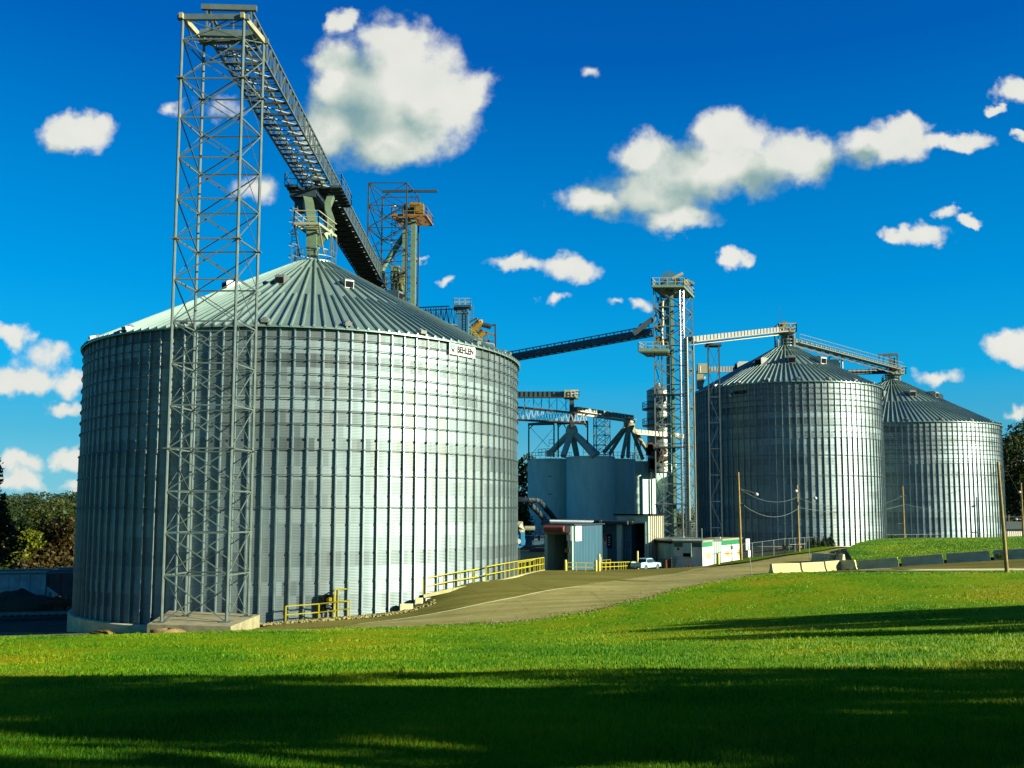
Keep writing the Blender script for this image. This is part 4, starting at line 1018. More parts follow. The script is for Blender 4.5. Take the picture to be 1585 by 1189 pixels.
for px in (874, 886, 898, 912): MB().lathe(on(px, 809, Y1-1), [(.3, -.3), (.34, .2), (.1, .3)], 8).build('duct_hood', 'steel_dark', an)
an.location.x += 2.0; an.location.y += 5.5; an.rotation_euler.z = -math.radians(27); an.scale = (1.06, 1, 1)
# right shed
Y2 = 116.; sh2 = thing('truck_shed', tuple(P(980, 883, Y2)), 'taller grey door bay with a sunlit ribbed right wall behind the pickup', 'shed')
xl_, xr_ = P(955.5, 800, Y2).x, P(1003.5, 800, Y2).x; ztp = P(980, 798, Y2).z; zg2 = P(980, 884, Y2).z-1.0
dl, dr = P(963, 800, Y2).x, P(998, 800, Y2).x; zdt = P(980, 810, Y2).z
m = MB(); m.box(((xl_+dl)/2, Y2, (zg2+ztp)/2), (dl-xl_, .3, ztp-zg2)); m.box(((dr+xr_)/2, Y2, (zg2+ztp)/2), (xr_-dr, .3, ztp-zg2)); m.box(((dl+dr)/2, Y2+.004, (zdt+ztp)/2), (dr-dl, .3, ztp-zdt)); m.build('front_wall', 'grey_paint', sh2)
m = MB()
for a, b in (((dl-.08, zg2), (dl-.08, zdt+.15)), ((dr+.08, zg2), (dr+.08, zdt+.15)), ((dl-.15, zdt+.12), (dr+.15, zdt+.12))): m.bar((a[0], Y2-.2, a[1]), (b[0], Y2-.2, b[1]), .16)
m.build('door_frame', 'siding_grey', sh2)
k = 0.0
m = MB(); m.extrude([(xr_, Y2+.15, zg2), (xr_+k, Y2+5, zg2), (xr_+k, Y2+5, ztp), (xr_, Y2+.15, ztp)], (-.2, .0, 0)); m.build('side_wall', 'siding_pale', sh2)
m = MB()
for i in range(7):
    q = lerp((xr_, Y2+.15, 0), (xr_+k, Y2+5, 0), (i+.5)/7); m.bar((q.x+.05, q.y-.05, zg2), (q.x+.05, q.y-.05, ztp-.05), .16)
m.build('wall_ribs', 'siding_pale', sh2)
m = MB(); m.extrude([(xl_-.3, Y2-.4, ztp+.004), (xr_+.3, Y2-.4, ztp+.004), (xr_+k+.3, Y2+5.2, ztp+.004), (xl_+k-.3, Y2+5.2, ztp+.004)], (0, 0, .18)); m.build('roof', 'black', sh2)
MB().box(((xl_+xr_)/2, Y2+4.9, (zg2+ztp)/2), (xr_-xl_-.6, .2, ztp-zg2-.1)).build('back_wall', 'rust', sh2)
m = MB(); m.extrude([(xl_+.02, Y2+.15, zg2), (xl_+k*.9, Y2+4.8, zg2), (xl_+k*.9, Y2+4.8, ztp-.02), (xl_+.02, Y2+.15, ztp-.02)], (-.15, 0, 0)); m.build('left_wall', 'siding_grey', sh2)
m = MB(); m.box(((dl+dr)/2-.3, Y2-.35, zdt+.35), (.7, .35, .4)); m.build('door_lamps', 'steel_cream', sh2)
sh2.rotation_euler.z = -math.radians(27); sh2.scale = (1.10, 1, 1)
# annex behind the pickup and the office trailer
zt7 = P(1087, 839, 109).z
wA, wB = P(1043.6, 839, 110.8), P(991.5, 834, 122.5); zb7 = -8.0
ax_ = thing('grey_annex', tuple(P(1017, 878, 116)), 'low grey ribbed annex wall behind the pickup, joined to the office trailer', 'building')
d = Vector((wB.x-wA.x, wB.y-wA.y, 0)).normalized(); nn_ = Vector((-d.y, d.x, 0)); nn_ = nn_ if nn_.y > 0 else -nn_
A_0, B_0 = Vector((wA.x, wA.y, 0)), Vector((wB.x, wB.y, 0))
def zz(p, z): return (p.x, p.y, z)
MB().extrude([zz(A_0, zb7), zz(B_0, zb7), zz(B_0, zt7), zz(A_0, zt7)], nn_*6).build('wall', 'siding_grey', ax_)
MB().extrude([zz(A_0-nn_*.3-d*.1, zt7+.004), zz(B_0-nn_*.3+d*.3, zt7+.004), zz(B_0+nn_*6.2+d*.3, zt7+.004), zz(A_0+nn_*6.2-d*.1, zt7+.004)], (0, 0, .22)).build('roof', 'steel', ax_)
MB().bar(zz(A_0-nn_*.34, zt7-.1), zz(B_0-nn_*.34, zt7-.1), .06, .3).build('gutter', 'black', ax_)
def wp(t, h, o=.05): q = lerp(A_0, B_0, t)-nn_*o; return Vector((q.x, q.y, P(1000, 882, 114).z+h))
MB().box(wp(.93, 2.35), (.62, .62, .5)).build('orange_plate', 'orange_rust', ax_); MB().box(wp(.70, 1.9), (.9, .9, .25)).build('window', 'ink', ax_)
of = thing('office_trailer', tuple(P(1087, 876, 109)), 'white office trailer with a green stripe, side windows and a wall air conditioner', 'office trailer')
cA = P(1087, 839, 109); cR = P(1148, 834.5, 121.8); cL = P(1043.6, 838.3, 110.6)
A0, R0, L0 = [Vector((p.x, p.y, 0)) for p in (cA, cR, cL)]; Q0 = R0+(L0-A0)
zb8, z8 = -7.3, zt7
dR = (R0-A0).normalized(); dL = (L0-A0).normalized(); nR = Vector((dR.y, -dR.x, 0)); nL = -Vector((dL.y, -dL.x, 0))
nR = nR if nR.dot(Vector((1, -1, 0))) > 0 else -nR; nL = nL if nL.y < 0 else -nL
MB().prism([(p.x, p.y) for p in (A0, R0, Q0, L0)], zb8, z8).build('body', 'white_paint', of)
MB().prism([(p.x, p.y) for p in (A0-dR*.12-dL*.12, R0+dR*.12-dL*.12, Q0+dR*.12+dL*.12, L0-dR*.12+dL*.12)], z8+.003, z8+.16).build('roof', 'steel_cream', of)
def panel(a, b, z0, z1, n_, th, name, mat, par=of):
    return MB().extrude([zz(a, z0), zz(b, z0), zz(b, z1), zz(a, z1)], n_*th).build(name, mat, par)
panel(A0+nR*.01, R0+nR*.01, z8-.62, z8-.05, nR, .03, 'green_stripe', 'green_paint')
panel(A0+nL*.01, L0+nL*.01, z8-.62, z8-.05, nL, .03, 'green_stripe', 'green_paint_shaded')
for t, w_ in ((.13, .75), (.60, .85), (.92, .8)):
    q = lerp(A0, R0, t)+nR*.01; f_ = panel(q-dR*w_, q+dR*w_, z8-2.1, z8-1.25, nR, .05, 'window', 'white_paint')
    MB().extrude([zz(q-dR*w_*.82+nR*.05, z8-2.0), zz(q+dR*w_*.82+nR*.05, z8-2.0), zz(q+dR*w_*.82+nR*.05, z8-1.35), zz(q-dR*w_*.82+nR*.05, z8-1.35)], nR*.02).build('pane', 'tan_window', f_)
q = lerp(A0, L0, .50); panel(q-dL*.48, q+dL*.48, z8-1.75, z8-.15, nL, .55, 'air_conditioner', 'grey_paint'); panel(q-dL*.46+nL*.55, q+dL*.46+nL*.55, z8-1.72, z8-1.3, nL, .03, 'vent_grille', 'black')
q = lerp(A0, L0, .86); MB().box((q.x+nL.x*.05, q.y+nL.y*.05, z8-.85), (.25, .1, .3)).build('wall_lamp', 'steel_dark', of)
m = MB(); m.bar(zz(A0+nR*.03+dR*.1, z8-3.0), zz(R0+nR*.03, z8-2.95), .05); m.build('skirt_seam', 'steel', of)
m = MB(); q = lerp(A0, R0, .70)+nR*.12; m.tube(zz(q, -6.6), zz(q, z8-.4), .05, 6); m.bar(zz(q, z8-.75), zz(lerp(A0, R0, .42)+nR*.12, z8-.8), .05); m.box(zz(q, z8-1.0), (.25, .25, .4)); m.build('meter_mast', 'steel', of)
MB().tube(zz(A0-dR*.1, -6.4), zz(A0-dR*.1, z8+1.6), .05, 8).build('antenna_mast', 'steel', of)
MB().tube(zz(lerp(A0, R0, .62)-nR*1.0, z8), zz(lerp(A0, R0, .62)-nR*1.0, z8+.35), .07, 8).build('roof_vent', 'white_paint', of)
m = MB(); q = R0+nR*.15-dR*1.4
for s in (0, .45): m.bar(zz(q+dR*s, -6), zz(q+dR*s, z8+.3), .05)
for k in range(8): m.bar(zz(q, -5.8+k*.3), zz(q+dR*.45, -5.8+k*.3), .03)
m.build('ladder', 'yellow', of)
MB().box(zz(lerp(A0, L0, .45)+nL*.12, P(1066, 878, 110).z+.1), (.8, .2, .22)).build('foot_bricks', 'reddish', of)

# dark drums and skids beside the annex
for i, (px, py, w_, h_, mt, lb, nm) in enumerate([(1031, 879, .8, 1.05, 'rust', 'rust brown drum beside the green bin by the annex wall', 'drum'), (1037, 879, .5, 1.1, 'reddish', 'dark red drum next to the green bin', 'drum')]):
    c = P(px, py, 110.5); c.z = P(px, 880, 110.5).z
    m = MB(); m.lathe(c, [(.30*w_/.6, 0), (.30*w_/.6, h_*.33), (.33*w_/.6, h_*.35), (.30*w_/.6, h_*.38), (.30*w_/.6, h_*.66), (.33*w_/.6, h_*.68), (.30*w_/.6, h_*.7), (.30*w_/.6, h_), (.26*w_/.6, h_-.03), (.01, h_-.03)], 16)
    tag(m.build(nm, mt, smooth=.5, loc=c), lb, 'drum')
c = P(1041.5, 880, 110.2); t = thing('green_bin', tuple(c), 'pale green louvred bin against the office trailer corner', 'bin')
MB().box((c.x, c.y, c.z+.7), (.42, .5, 1.4)).build('body', 'steel_green', t)
m = MB()
for k in range(4): m.box((c.x, c.y-.26, c.z+.25+k*.32), (.38, .04, .2))
m.build('louvres', 'steel_cream', t)
c = P(1024, 880.5, 112.5); t = thing('pallet_rack', tuple(c), 'dark pallet rack of parts in front of the annex, right of the pickup', 'rack')
for dx in (-.6, .6):
    for dy in (-.3, .3): MB().box((c.x+dx, c.y+dy, c.z+.6), (.08, .08, 1.2)).build('upright', 'black', t)
for z in (.25, .7, 1.15): MB().box((c.x, c.y, c.z+z), (1.3, .7, .07)).build('shelf', 'steel_dark', t)
MB().box((c.x+.3, c.y, c.z+.45), (.5, .5, .35)).build('crate', 'steel_cream', t)

# pickup truck
def pickup(px, py, Y, rz, sc):
    t = thing('pickup_truck', (0, 0, 0), 'pale blue pickup truck parked by the sheds with its tailgate towards the yard', 'pickup truck')
    def body(poly, hw, name, mat, bev=0., top=None):
        # side profile (x, z) extruded across; top = narrower half width above the belt line
        m = MB(); n = len(poly)
        for s in (-1, 1):
            for x, z in poly: m.v.append((x, s*(hw if (top is None or z < 1.05) else top), z))
        m.f = [tuple(range(n)), tuple(range(2*n-1, n-1, -1))]+[(i, i+n, (i+1) % n+n, (i+1) % n) for i in range(n)]
        return m.build(name, mat, t)
    def arch(cx, r, k=7): return [(cx+r*math.cos(PI-PI*i/k), .42+r*math.sin(PI-PI*i/k)*.95) for i in range(k+1)]
    low = [(-2.7, .48), (-2.72, 1.08), (.30, 1.10), (.42, 1.12), (1.35, 1.10), (2.45, 1.0), (2.62, .85), (2.66, .5)]+[(x, z) for x, z in reversed(arch(1.75, .45))]+[(x, z) for x, z in reversed(arch(-1.45, .45))]
    body(low, .93, 'body', 'truck_paint')
    body([(-1.0, 1.09), (-.92, 1.66), (-.7, 1.74), (.45, 1.74), (.62, 1.70), (1.38, 1.09)], .84, 'cab', 'truck_paint', top=.68)
    m = MB(); m.add([(-1.03, -.66, 1.15), (-1.03, .66, 1.15), (-.965, .58, 1.62), (-.965, -.58, 1.62)], [(0, 1, 2, 3)]); m.extrude([(-1.03, -.66, 1.15), (-1.03, .66, 1.15), (-.965, .58, 1.62), (-.965, -.58, 1.62)], (-.01, 0, 0)); m.build('rear_window', 'glass_dark', t)
    for s in (-1, 1):
        m = MB(); m.extrude([(-.82, s*.845, 1.16), (-.05, s*.845, 1.16), (-.05, s*.715, 1.62), (-.76, s*.715, 1.62)], (0, s*.015, 0)); m.extrude([(.03, s*.845, 1.16), (1.12, s*.835, 1.16), (.60, s*.715, 1.60), (.03, s*.715, 1.62)], (0, s*.015, 0)); m.build('side_window', 'glass_dark', t)
        m = MB(); m.box((-2.70, s*.85, .88), (.06, .14, .34)); m.build('tail_light', 'red_light', t)
        MB().box((.98, s*1.02, 1.22), (.12, .2, .16)).build('mirror', 'black', t)
        MB().box((2.66, s*.72, .82), (.06, .34, .16)).build('headlight', 'white_paint', t)
    m = MB(); m.extrude([(1.42, -.74, 1.12), (1.42, .74, 1.12), (.70, .62, 1.66), (.70, -.62, 1.66)], (.012, 0, .012)); m.build('windscreen', 'glass_dark', t)
    MB().box((-1.85, 0, 1.05), (1.55, 1.62, .10)).build('bed_floor', 'black', t)
    for s in (-1, 1): MB().box((-1.85, s*.88, 1.16), (1.62, .10, .14)).build('bed_rail', 'truck_paint', t)
    g_ = MB().box((-2.735, 0, .88), (.06, 1.66, .52)).build('tailgate', 'truck_paint', t); MB().box((-2.775, 0, .98), (.02, .24, .10)).build('handle', 'black', g_)
    MB().box((-2.80, 0, .50), (.16, 1.82, .18)).build('rear_bumper', 'steel', t); MB().box((2.72, 0, .52), (.14, 1.84, .22)).build('front_bumper', 'steel', t)
    MB().box((-2.89, 0, .52), (.02, .32, .15)).build('number_plate', 'white_paint', t)
    for x in (1.75, -1.45):
        for s in (-1, 1):
            w_ = MB().tube((x, s*.70, .38), (x, s*.92, .38), .38, 20).build('tyre', 'tire', t, smooth=.5); MB().tube((x, s*.90, .38), (x, s*.93, .38), .22, 12).build('rim', 'steel', w_)
    c = P(px, py, Y); t.location = c; t.rotation_euler.z = rz; t.scale = (sc, sc, sc)
    return t
pickup(1000, 882.5, 104, math.radians(52), .76)

# bollards and yellow rails of the scale
def bollard(px, py, Y, h, r, label, group='yellow bollards in the yard'):
    c = P(px, py, Y); t = thing('bollard', tuple(c), label, 'bollard', group)
    m = MB(); m.lathe(c, [(r, -.4), (r, h-.08), (r*.8, h-.02), (.01, h)], 14); m.build('post', 'yellow', t, smooth=.6); m = MB(); m.lathe(c, [(r*1.5, -.3), (r*1.5, .03), (.01, .03)], 12); m.build('foot', 'concrete', t)
bollard(875.5, 884.5, 92, 1.15, .13, 'short yellow bollard at the left end of the scale rail')
bollard(922.5, 885, 92, 1.15, .13, 'short yellow bollard in the middle of the scale rails')
bollard(927.5, 885, 92.5, 1.75, .13, 'tall yellow bollard with a white plate, mid scale rails')
bollard(987, 878, 110, 1.9, .12, 'yellow bollard with a white upper half, behind the pickup')
bollard(1112, 875, 106, 1.35, .17, 'stout yellow bollard in front of the white office wall')
def rail_thing(name, pts, label, h=1.07, group='yellow guard rails', sp=1.9, r=.032, nl=1, zfix=None):
    t = thing(name, tuple(pts[0]), label, 'guard rail', group)
    pts = [Vector(p) for p in pts]; U = Vector((0, 0, h))
    for k, fr_ in ((1, 1.0), (2, .5)):
        m = MB()
        for a, b in zip(pts, pts[1:]): m.bar(a+U*fr_, b+U*fr_, r*2)
        m.build('rail', 'yellow', t)
    L = [(b-a).length for a, b in zip(pts, pts[1:])]; tot = sum(L); n = max(2, round(tot/sp))
    for i in range(n+1):
        s = tot*i/n; j = 0
        while j < len(L)-1 and s > L[j]: s -= L[j]; j += 1
        q = lerp(pts[j], pts[j+1], min(1, s/L[j])); MB().bar(q+Vector((0, 0, -.25)), q+U, r*2.2).build('post', 'yellow', t)
    return t
rail_thing('guard_rail', [P(878, 884.3, 92), P(921, 885, 92)], 'yellow rail between the left and middle scale bollards', .85, sp=1.0)
rail_thing('guard_rail', [P(930, 884.5, 93), P(958, 883, 98), P(982, 881, 107)], 'yellow rail running right from the tall bollard to the pickup', .85, sp=1.3)
rail_thing('guard_rail', [P(932, 879, 99), P(945, 878, 99)], 'small yellow rail behind the tall scale bollard', .8, sp=1.0)
m = MB(); m.box(P(929.5, 866, 92.1), (.2, .05, .5)); c = P(929.5, 866, 92.1)
tag(m.build('notice_plate', 'white_paint', loc=c), 'small white plate fixed beside the tall yellow bollard', 'plate')
rp = [P(655, 921.5, 64.2), P(700, 911.5, 65.2), P(752, 902.5, 68.5)]
rail_thing('guard_rail', rp, 'lower yellow rail following the foot of the largest silo', 1.1, sp=1.55)
rail_thing('guard_rail', [P(753, 902, 67.6), P(781, 896, 70.8), P(797, 892, 74.5), P(812, 888.5, 79), P(842, 882.5, 86)], 'upper yellow rail curving past the right edge of the largest silo', 1.15, sp=1.7)
rail_thing('guard_rail', [P(803, 890, 84), P(822, 886, 88), P(836, 881, 92), P(842, 881, 88)], 'far side yellow rail of the same curved ramp', 1.1, sp=1.8)
# ramp kerb
kb = [P(655, 923, 63.9), P(700, 913, 64.9), P(752, 904, 67.4), P(781, 898, 70.6), P(797, 894, 74.3), P(812, 890, 79), P(842, 883.5, 86)]
m = MB()
for a, b in zip(kb, kb[1:]): m.bar(a+Vector((0, 0, .0)), b+Vector((0, 0, .0)), .2, .22)
tag(m.build('ramp_kerb', 'concrete', loc=kb[0]), 'pale concrete kerb under the curved yellow rails', 'kerb')
# rail and switch box at the silo foot, left
fx = [P(442, 965, 59.5), P(494, 961, 60.0), P(541, 955.5, 59.8)]
rail_thing('guard_rail', fx, 'yellow rail guarding the control box at the silo foot', 1.07, sp=2.0)
rail_thing('guard_rail', [P(538, 950, 61.2), P(518, 951, 61.0), P(517, 958, 60)], 'small yellow cage rail beside the control box', 1.6, sp=.7)
cbx = thing('control_box', tuple(P(508, 955, 60.6)), 'dark electrical control box with yellow and white stickers at the silo foot', 'control box')
c = P(508.5, 932, 60.4); MB().box(c, (.66, .34, .95)).build('cabinet', 'black', cbx)
MB().box(c+Vector((.08, -.18, .18)), (.36, .02, .24)).build('yellow_sticker', 'yellow', cbx); MB().box(c+Vector((.06, -.18, -.22)), (.34, .02, .28)).build('white_sticker', 'white_paint', cbx)
MB().box(c+Vector((-.55, .1, -.05)), (.2, .2, 1.0)).build('conduit_box', 'steel_dark', cbx)
for dx in (-.25, .25): MB().bar(c+Vector((dx, .05, -.45)), c+Vector((dx, .05, -1.35)), .06).build('leg', 'steel_dark', cbx)
for px, py, s, lb in ((629, 940, .5, 'grey concrete block on the gravel at the silo foot'), (648.5, 930, .42, 'smaller concrete block at the lower end of the ramp rail'), (752, 903, .42, 'concrete block where the two ramp rails meet')):
    Y_ = {629: 62.6, 648.5: 63.2, 752: 68.4}[px]
    c = P(px, py, Y_); m = MB(); m.box(c, (s*1.7 if px == 629 else s*1.2, s, s*.9), .1); o = m.build('concrete_block', 'concrete_grey', loc=c); tag(o, lb, 'concrete block', 'concrete blocks at the silo foot')
    bv = o.modifiers.new('b', 'BEVEL'); bv.width = .03
# gravel strip with stones at the silo foot
V, Fq = [], []
rg = random.Random(11)
for i in range(700):
    px = 400+rg.random()*275; a = math.atan((px-CX)/F); dl_ = a-A1; dd_ = D1*math.cos(dl_)-math.sqrt(max(1, (R1+.9+rg.random()*.9)**2-(D1*math.sin(dl_))**2))
    x, y = dd_*math.sin(a), dd_*math.cos(a); s = .04+rg.random()*.10; z = T(x, y)+s*.3; o = len(V)
    pts = [Vector((rg.uniform(-1, 1), rg.uniform(-1, 1), rg.uniform(-.7, .7))).normalized()*s for _ in range(1)]
    q = [(s*rg.uniform(.7, 1.2), 0, 0), (0, s*rg.uniform(.7, 1.2), 0), (-s*rg.uniform(.7, 1.2), 0, 0), (0, -s*rg.uniform(.7, 1.2), 0), (0, 0, s*rg.uniform(.5, .9)), (0, 0, -s*.5)]
    V += [(x+a_, y+b_, z+c_) for a_, b_, c_ in q]; Fq += [(o, o+1, o+4), (o+1, o+2, o+4), (o+2, o+3, o+4), (o+3, o, o+4), (o+1, o, o+5), (o+2, o+1, o+5), (o+3, o+2, o+5), (o, o+3, o+5)]
go = meshobj('gravel', V, Fq, 'gravel'); go['kind'] = 'stuff'; go['label'] = 'loose pale stones along the foot of the largest silo'; go['category'] = 'gravel'
gstrip = []
# boulder by the pad
def blob(name, c, s, mat, label, cat, seed=1, rz=0.):
    r = random.Random(seed); m = MB(); nU, nV = 18, 10; ph = [r.uniform(0, 6) for _ in range(6)]
    for j in range(nV+1):
        th_ = PI*j/nV
        for i in range(nU):
            a = 2*PI*i/nU; k = 1+.10*math.sin(2*a+ph[0])+.09*math.sin(3*a+ph[1]+2*th_)+.07*math.sin(5*th_+ph[2]+a*4)+r.uniform(-.09, .09)
            x, y, z = s[0]*k*math.sin(th_)*math.cos(a), s[1]*k*math.sin(th_)*math.sin(a), s[2]*k*math.copysign(abs(math.cos(th_))**.7, math.cos(th_))
            m.v.append((c[0]+x*math.cos(rz)-y*math.sin(rz), c[1]+x*math.sin(rz)+y*math.cos(rz), c[2]+z))
    for j in range(nV):
        for i in range(nU): m.f.append((j*nU+i, (j+1)*nU+i, (j+1)*nU+(i+1) % nU, j*nU+(i+1) % nU))
    return tag(m.build(name, mat, smooth=.7, loc=c), label, cat)
c = P(259, 978.5, 51.2); blob('boulder', c-Vector((0, 0, .05)), (.90, .42, .24), 'rock', 'rounded tan boulder lying against the concrete pad', 'boulder', 3)
c = P(160, 978, 56); blob('dirt_pile', (c.x, c.y, c.z-.2), (.7, .5, .28), 'dirt', 'low dark dirt pile in front of the silo foundation', 'dirt pile', 9)

# jersey barriers
BL = 3.55
def barrier_mb(L=BL, hgt=.86):
    m = MB(); pr = [(-.30, 0), (-.30, .08), (-.18, .32), (-.09, hgt), (.09, hgt), (.18, .32), (.30, .08), (.30, 0)]
    k = len(pr); segs = [-L/2, -L/2+.08, L/2-.08, L/2]
    for si, x in enumerate(segs):
        f_ = .93 if si in (0, 3) else 1.
        for y, z in pr: m.v.append((x, y*f_, z-.03))
    for s in range(3): m.f += [(s*k+i, s*k+i+1, (s+1)*k+i+1, (s+1)*k+i) for i in range(k-1)]+[(s*k+k-1, s*k, (s+1)*k, (s+1)*k+k-1)]
    m.f += [tuple(range(k-1, -1, -1)), tuple(3*k+i for i in range(k))]
    return m
def barrier(a, b, label, mat, group):
    a, b = Vector(a), Vector(b); c = (a+b)/2; m = barrier_mb((b-a).length-.28)
    t = thing('concrete_barrier', (0, 0, 0), label, 'barrier', group); m.build('barrier_body', mat, t)
    m2 = MB()
    for x in (-.8, .8): m2.box((x, 0, .02), (.35, .64, .06))
    m2.build('forklift_slots', 'ink', t)
    d = b-a; t.location = (c.x, c.y, min(a.z, b.z)*.5+c.z*.5+.05); t.rotation_euler = (0, -math.atan2(d.z, math.hypot(d.x, d.y)), math.atan2(d.y, d.x)); return t
p = [P(1192, 889.5, 75), P(1238, 887.5, 78), P(1275, 885, 81), P(1306, 882, 84)]
for i, lb in enumerate(('nearest sunlit concrete barrier, leftmost of the pale three', 'middle one of the three pale sunlit concrete barriers', 'third pale sunlit concrete barrier, touching the shaded run')):
    a, b = p[i], p[i+1]; barrier(a, b, lb, 'concrete', 'pale concrete barriers')
p = [Vector((24.5, 84.5)), Vector((26.2, 81.8)), Vector((29.4, 80.1)), Vector((32.6, 78.5)), Vector((35.8, 76.9)), Vector((39, 75.3)), Vector((42.2, 73.7)), Vector((45.4, 72.1))]
lbs = ['shaded barrier end-on behind the third pale barrier', 'first shaded concrete barrier of the long run below the mound', 'second shaded barrier of the long run, white stain at its end',
       'third shaded barrier below the mound, weeds against it', 'fourth shaded barrier, left of the wooden pole', 'shaded barrier behind the wooden pole', 'last shaded barrier at the right edge of the photo']
for i in range(7):
    a, b = p[i], p[i+1]; barrier((a.x, a.y, T(a.x, a.y)), (b.x, b.y, T(b.x, b.y)), lbs[i], 'concrete_grey', 'shaded concrete barriers below the mound')
c = P(1283, 872, 92); barrier(P(1257, 869, 95), P(1308, 872, 90), 'low dark barrier lying behind the pale three', 'concrete_grey', 'shaded concrete barriers below the mound')

# poles, wires, signs
def pole(px, py, Y, top, label, r=.15, lean=0., extra=None):
    b = P(px, py, Y); tpz = P(px, top, Y).z; t = thing('utility_pole', tuple(b), label, 'utility pole', 'wooden utility poles')
    MB().tube((b.x, b.y, b.z-.5), (b.x+lean, b.y, tpz), r, 14, r2=r*.68).build('pole', 'wood_pole', t, smooth=.6)
    return t, Vector((b.x+lean, b.y, tpz))
po1, pt1 = pole(1147.5, 867, 107, 731, 'slim wooden pole at the right end of the white office', .15, -.15)
po2, pt2 = pole(1237, 852.5, 119, 751, 'wooden pole with a lamp arm, in front of the middle silo', .14, -.05)
po3, pt3 = pole(1400.5, 846, 146, 752, 'thin dark pole between the two right-hand silos', .14)
po4, pt4 = pole(1559, 887, 61.5, 715, 'nearest thick wooden pole at the right edge of the lawn', .135, -.28)
po5, pt5 = pole(1584, 826, 150, 748, 'grey pole with a street lamp at the right edge of the photo', .16)
def onp(pt, base_z, f): return None
def arm(par, a, b, r=.035, lamp=True):
    MB().tube(a, b, r, 6).build('lamp_arm', 'steel', par)
    if lamp: m = MB(); m.lathe(Vector(b)-Vector((0, 0, .12)), [(.02, .22), (.16, .16), (.24, .0), (.16, -.12), (.01, -.16)], 10); m.build('lamp_head', 'white_paint', par, smooth=.6)
arm(po1, P(1146.5, 757, 107), P(1171, 764, 107)); arm(po2, P(1237, 764, 119), P(1232, 759, 118.5)); arm(po2, P(1238, 775, 119), P(1262, 770, 118), lamp=True)
m = MB(); m.box(P(1149, 781.5, 107), (.35, .25, .18)); m.build('bracket', 'black', po1)
arm(po5, P(1582, 805, 150), P(1573, 803, 149.5), .06); arm(po5, P(1582, 762, 150), P(1578, 761, 149.5), .05)
m = MB(); m.bar(P(1392, 768.5, 146), P(1400, 767, 146), .08); m.bar(P(1388, 811, 146), P(1399, 810, 146), .06); m.build('service_drop', 'steel', po3)
def wire(a, b, sag, label, r=.022, n=14, mat='steel'):
    a, b = Vector(a), Vector(b); pts = [lerp(a, b, i/n)-Vector((0, 0, sag*4*(i/n)*(1-i/n))) for i in range(n+1)]
    m = MB(); m.path(pts, r, 5); tag(m.build('overhead_wire', mat, loc=a), label, 'wire', 'overhead wires')
wire(P(1146, 757, 107), P(1237, 768, 119), 1.1, 'upper sagging wire from the office pole to the lamp pole')
wire(P(1146, 778, 107), P(1237, 786, 119), 1.4, 'lower bright cable from the office pole to the lamp pole', .032, mat='steel')
wire(P(1238, 786, 119), P(1400, 781, 146), .9, 'bright cable from the lamp pole to the thin dark pole', .028, mat='steel')
wire(P(1238, 772, 119), P(1400, 767, 146), 1.6, 'thin dark wire from the lamp pole to the thin dark pole', .02)
wire(P(1401, 781, 146), P(1640, 797, 150), 1.0, 'bright cable running right from the thin dark pole', .03, mat='steel')
wire(P(1401, 767, 146), P(1556, 722, 61.6), 1.2, 'dark wire rising to the nearest wooden pole', .015, mat='steel_dark')
wire(P(1556, 724, 61.6), P(1640, 860, 75), .3, 'guy wire slanting down from the nearest wooden pole', .012, mat='steel_dark')
def sign(px, py, Y, top, w_, h_, label, rz, two=False, mat='white_paint'):
    b = P(px, py, Y); tpz = P(px, top, Y).z; t = thing('road_sign', tuple(b), label, 'sign', 'road signs')
    q = Vector((P(px-7.5 if two else px-1, top, Y).x, Y, tpz)); MB().tube((b.x, b.y, b.z-.3), q, .028, 8).build('post', 'steel', t)
    R_ = Matrix.Rotation(rz, 3, 'Z')
    MB().box(q+Vector((0, -.04, -h_/2)), (w_, .02, h_), rot=R_).build('sign_plate', mat, t)
    if two: MB().box(q+Vector((.1, -.05, -h_-.28)), (w_*.6, .02, .5), rot=R_).build('sign_plate', mat, t)
sign(1164.5, 892, 69, 834, .62, .82, 'leaning road sign with two blank pale plates on the near lawn edge', math.radians(52), True)
sign(1253, 870, 92, 830, .05, .3, 'bare thin metal post beside the road behind the pale barriers', math.radians(80))
sign(1262, 868, 96, 858, .1, .3, 'short yellow marker stake behind the barriers', .4, mat='yellow')
